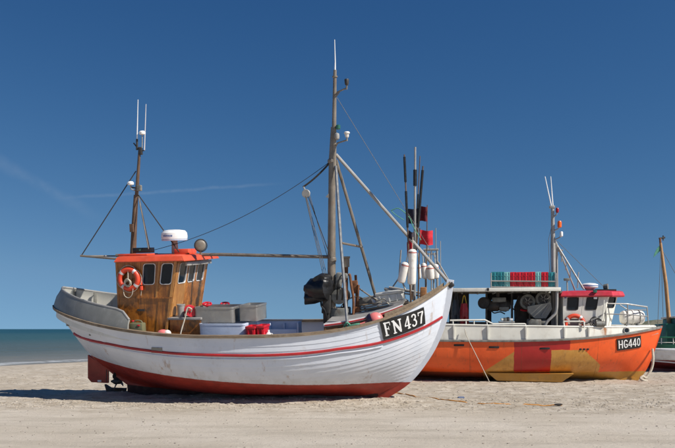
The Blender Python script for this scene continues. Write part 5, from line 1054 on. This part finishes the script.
# mooring lines
tag(MB().tube([B(464.5, 329, -2.0), B(466.5, 336, -2.07)]+[V(B.I @ V(((489.5-CX)/F*28.7, 28.7, .03)))], .014, 6).build('mooring_line', 'pale_rope', None, B(464.5, 330, -2.0), MB2), 'thin white line from the orange boat bulwark down to the sand', 'rope')
q0 = HB.pt(.985, .62, -1, .02); tag(MB().tube(crs([B(652.5, 349, -.2), B(653.2, 360, -.35), B(651.5, 369, -.4), B(648, 375, -.45), B(645.5, 378, -.5), B(643, 376.5, -.55), B(640.5, 378.5, -.6), B(643.5, 380.5, -.65), B(647, 381, -.6)]), .045, 8).build('bow_rope', 'pale_rope', None, B(652.5, 349, -.2), MB2), 'thick pale rope hanging from the orange bow and coiled at its foot', 'rope')

# ------------------------------------------------------------------ the white and green boat at the right edge
C_ = Frame(18.0, 36.6, R(2), R(-1)); MC = C_.M
gb3 = thing('fishing_boat', 'white fishing boat with green rail and pale wooden mast, cut by the right edge', 'fishing boat', (0, 0, 0), MC)
zs3 = C_(664, 349.5, -1.5).z
HC = Hull([(3.9, .05), (4.5, .4), (4.9, .9), (5.1, zs3+.5)], [(-4.0, .1), (-4.4, .35), (-4.7, .65), (-4.85, zs3+.05)], [(.1, .1), (.9, .16), (1.4, .32), (1.62, .52), (1.7, .75), (1.74, zs3)], ms=(1, .5))
h3 = MB().loops([[V((x_, s*.08, z_)) for s, z_ in ((-1, -.05), (1, -.05), (1, .2), (-1, .2))] for x_ in (-3.9, 0, 3.9)]).build('hull', 'hull_white_far', gb3)
for k in range(11):
    for s in (-1, 1): HC.plank(k/11, (k+1)/11, s, 26, .02).build('plank', 'hull_white_far', h3)
for s in (-1, 1):
    HC.band(.985, s, .1, .05, 40, .01, .99, .01).build('rub_rail', 'white_paint', gb3); HC.band(.62, s, .05, .04, 40, .02, .98, .01).build('rubbing_strake', 'white_paint', gb3)
MB().grid([[V((a.x, a.y*.96*k, a.z)) for k in (1, 0, -1)] for u in HC.us(20, .02, .98) for a in [HC.pt(u, .85, -1)]], (0, 0, -.04)).build('deck', 'deck_grey', gb3)
rail3 = MB()
zr3 = C_(664, 338, -1.5).z-zs3
for s in (-1, 1):
    L = [HC.pt(u, 1, s)+V((0, -s*.1, zr3)) for u in HC.us(40, .02, .9)]; r3 = MB().tube(L, .04, 6).build('hand_rail', 'green_paint', gb3)
    MB().tube([q-V((0, 0, zr3*.45)) for q in L], .02, 6).build('mid_rail', 'cream_paint', r3)
    for k in range(0, 41, 2): MB().tube([L[k]-V((0, 0, zr3)), L[k]], .022, 6).build('stanchion', 'cream_paint', r3)
    MB().loops([[HC.pt(u, 1, s)+V((0, -s*(.02+e), z_)) for z_, e in ((.03, 0), (zr3*.4, 0), (zr3*.4, .03), (.03, .03))] for u in HC.us(30, .02, .92)]).build('bulwark', 'green_paint', gb3)
m3 = MB().tube([C_(671, 345, 0), C_(666, 285, 0), C_(660.5, 243, 0)], [.1, .085, .06], 12).build('mast', 'pale_wood', gb3)
bar('masthead', 'rust', m3, [C_(660.5, 244, 0), C_(660, 238, 0)], .05); bar('vane', 'dark_iron', m3, [C_(659, 238.5, 0), C_(665, 237.5, 0)], .04); bar('vane', 'dark_iron', m3, [C_(663.2, 240.5, 0), C_(663.2, 235.5, 0)], .03)
MB().prism([C_(660.5, 244.5, -.02), C_(661.5, 250, -.02), C_(658.5, 252.5, -.02), C_(653.5, 257.5, -.02), C_(654.5, 253.5, -.02), C_(657, 248.5, -.02)], (0, .02, 0)).build('pennant', 'green_rope', m3)
for a, b in (((661, 246, 0), (657.5, 330, -1.4)), ((661, 246, 0), (663.5, 330, 1.4)), ((661, 248, 0), (690, 300, 0))): bar('stay_wire', 'wire', m3, [C_(*a), C_(*b)], .012, 5)
w3 = MB().b2((C_(665.5, 310, -.7).x, -.75, zs3-.25), (C_(665.5, 310, -.7).x+.7, .75, C_(668, 323.5, -.7).z), .04).build('companionway', 'green_paint', gb3)
MB().b2((C_(678, 310, -.9).x, -1.0, zs3-.25), (C_(678, 310, -.9).x+2.0, 1.0, C_(668, 318, -.7).z), .05).build('wheelhouse', 'green_paint', gb3)
MB().b2((C_(677, 310, -.9).x, -1.1, C_(668, 318, -.7).z), (C_(677, 310, -.9).x+2.3, 1.1, C_(668, 316, -.7).z), .03).build('wheelhouse_roof', 'cream_paint', gb3)

# ------------------------------------------------------------------ odds and ends on the sand
def gz(x_, y_): return float(ground_h(np.array([x_]), np.array([y_]))[0])
def on_sand(px, py):
    y_ = F*H/(py-HY); x_ = (px-CX)/F*y_; return V((x_, y_, gz(x_, y_)+.012))
rp_ = crs([on_sand(*q) for q in ((389, 394.5), (398, 393.5), (412, 396.8), (430, 399), (447, 401.6), (470, 403), (492, 404.3), (520, 404.8), (545, 405.2), (562, 405.6))], 10)
for k, q in enumerate(rp_): q.z = gz(q.x, q.y)+.012-(.03 if 48 < k < 54 or 66 < k < 72 else 0)
tag(MB().tube(rp_, .017, 6).build('beach_rope', 'orange_rope', None, rp_[0], Matrix()), 'orange rope lying on the sand from the white bow', 'rope')
q = on_sand(461, 398.5); tag(lumpy(q+V((0, 0, .03)), (1, .2, 0), [(.01, -.09), (.03, -.07), (.035, 0), (.03, .07), (.01, .1)], .9, 4, 12).build('net_scrap', 'blue_net', None, q, Matrix()), 'crumpled scrap of blue net on the sand beside the orange rope', 'net scrap')
q = on_sand(558, 405.8); tag(lumpy(q+V((0, 0, .03)), (1, .1, 0), [(.01, -.09), (.02, -.06), (.025, 0), (.02, .06), (.01, .09)], .8, 6, 12).build('rope_tangle', 'dark_rope', None, q, Matrix()), 'dark tangle at the far end of the orange rope', 'tangle')
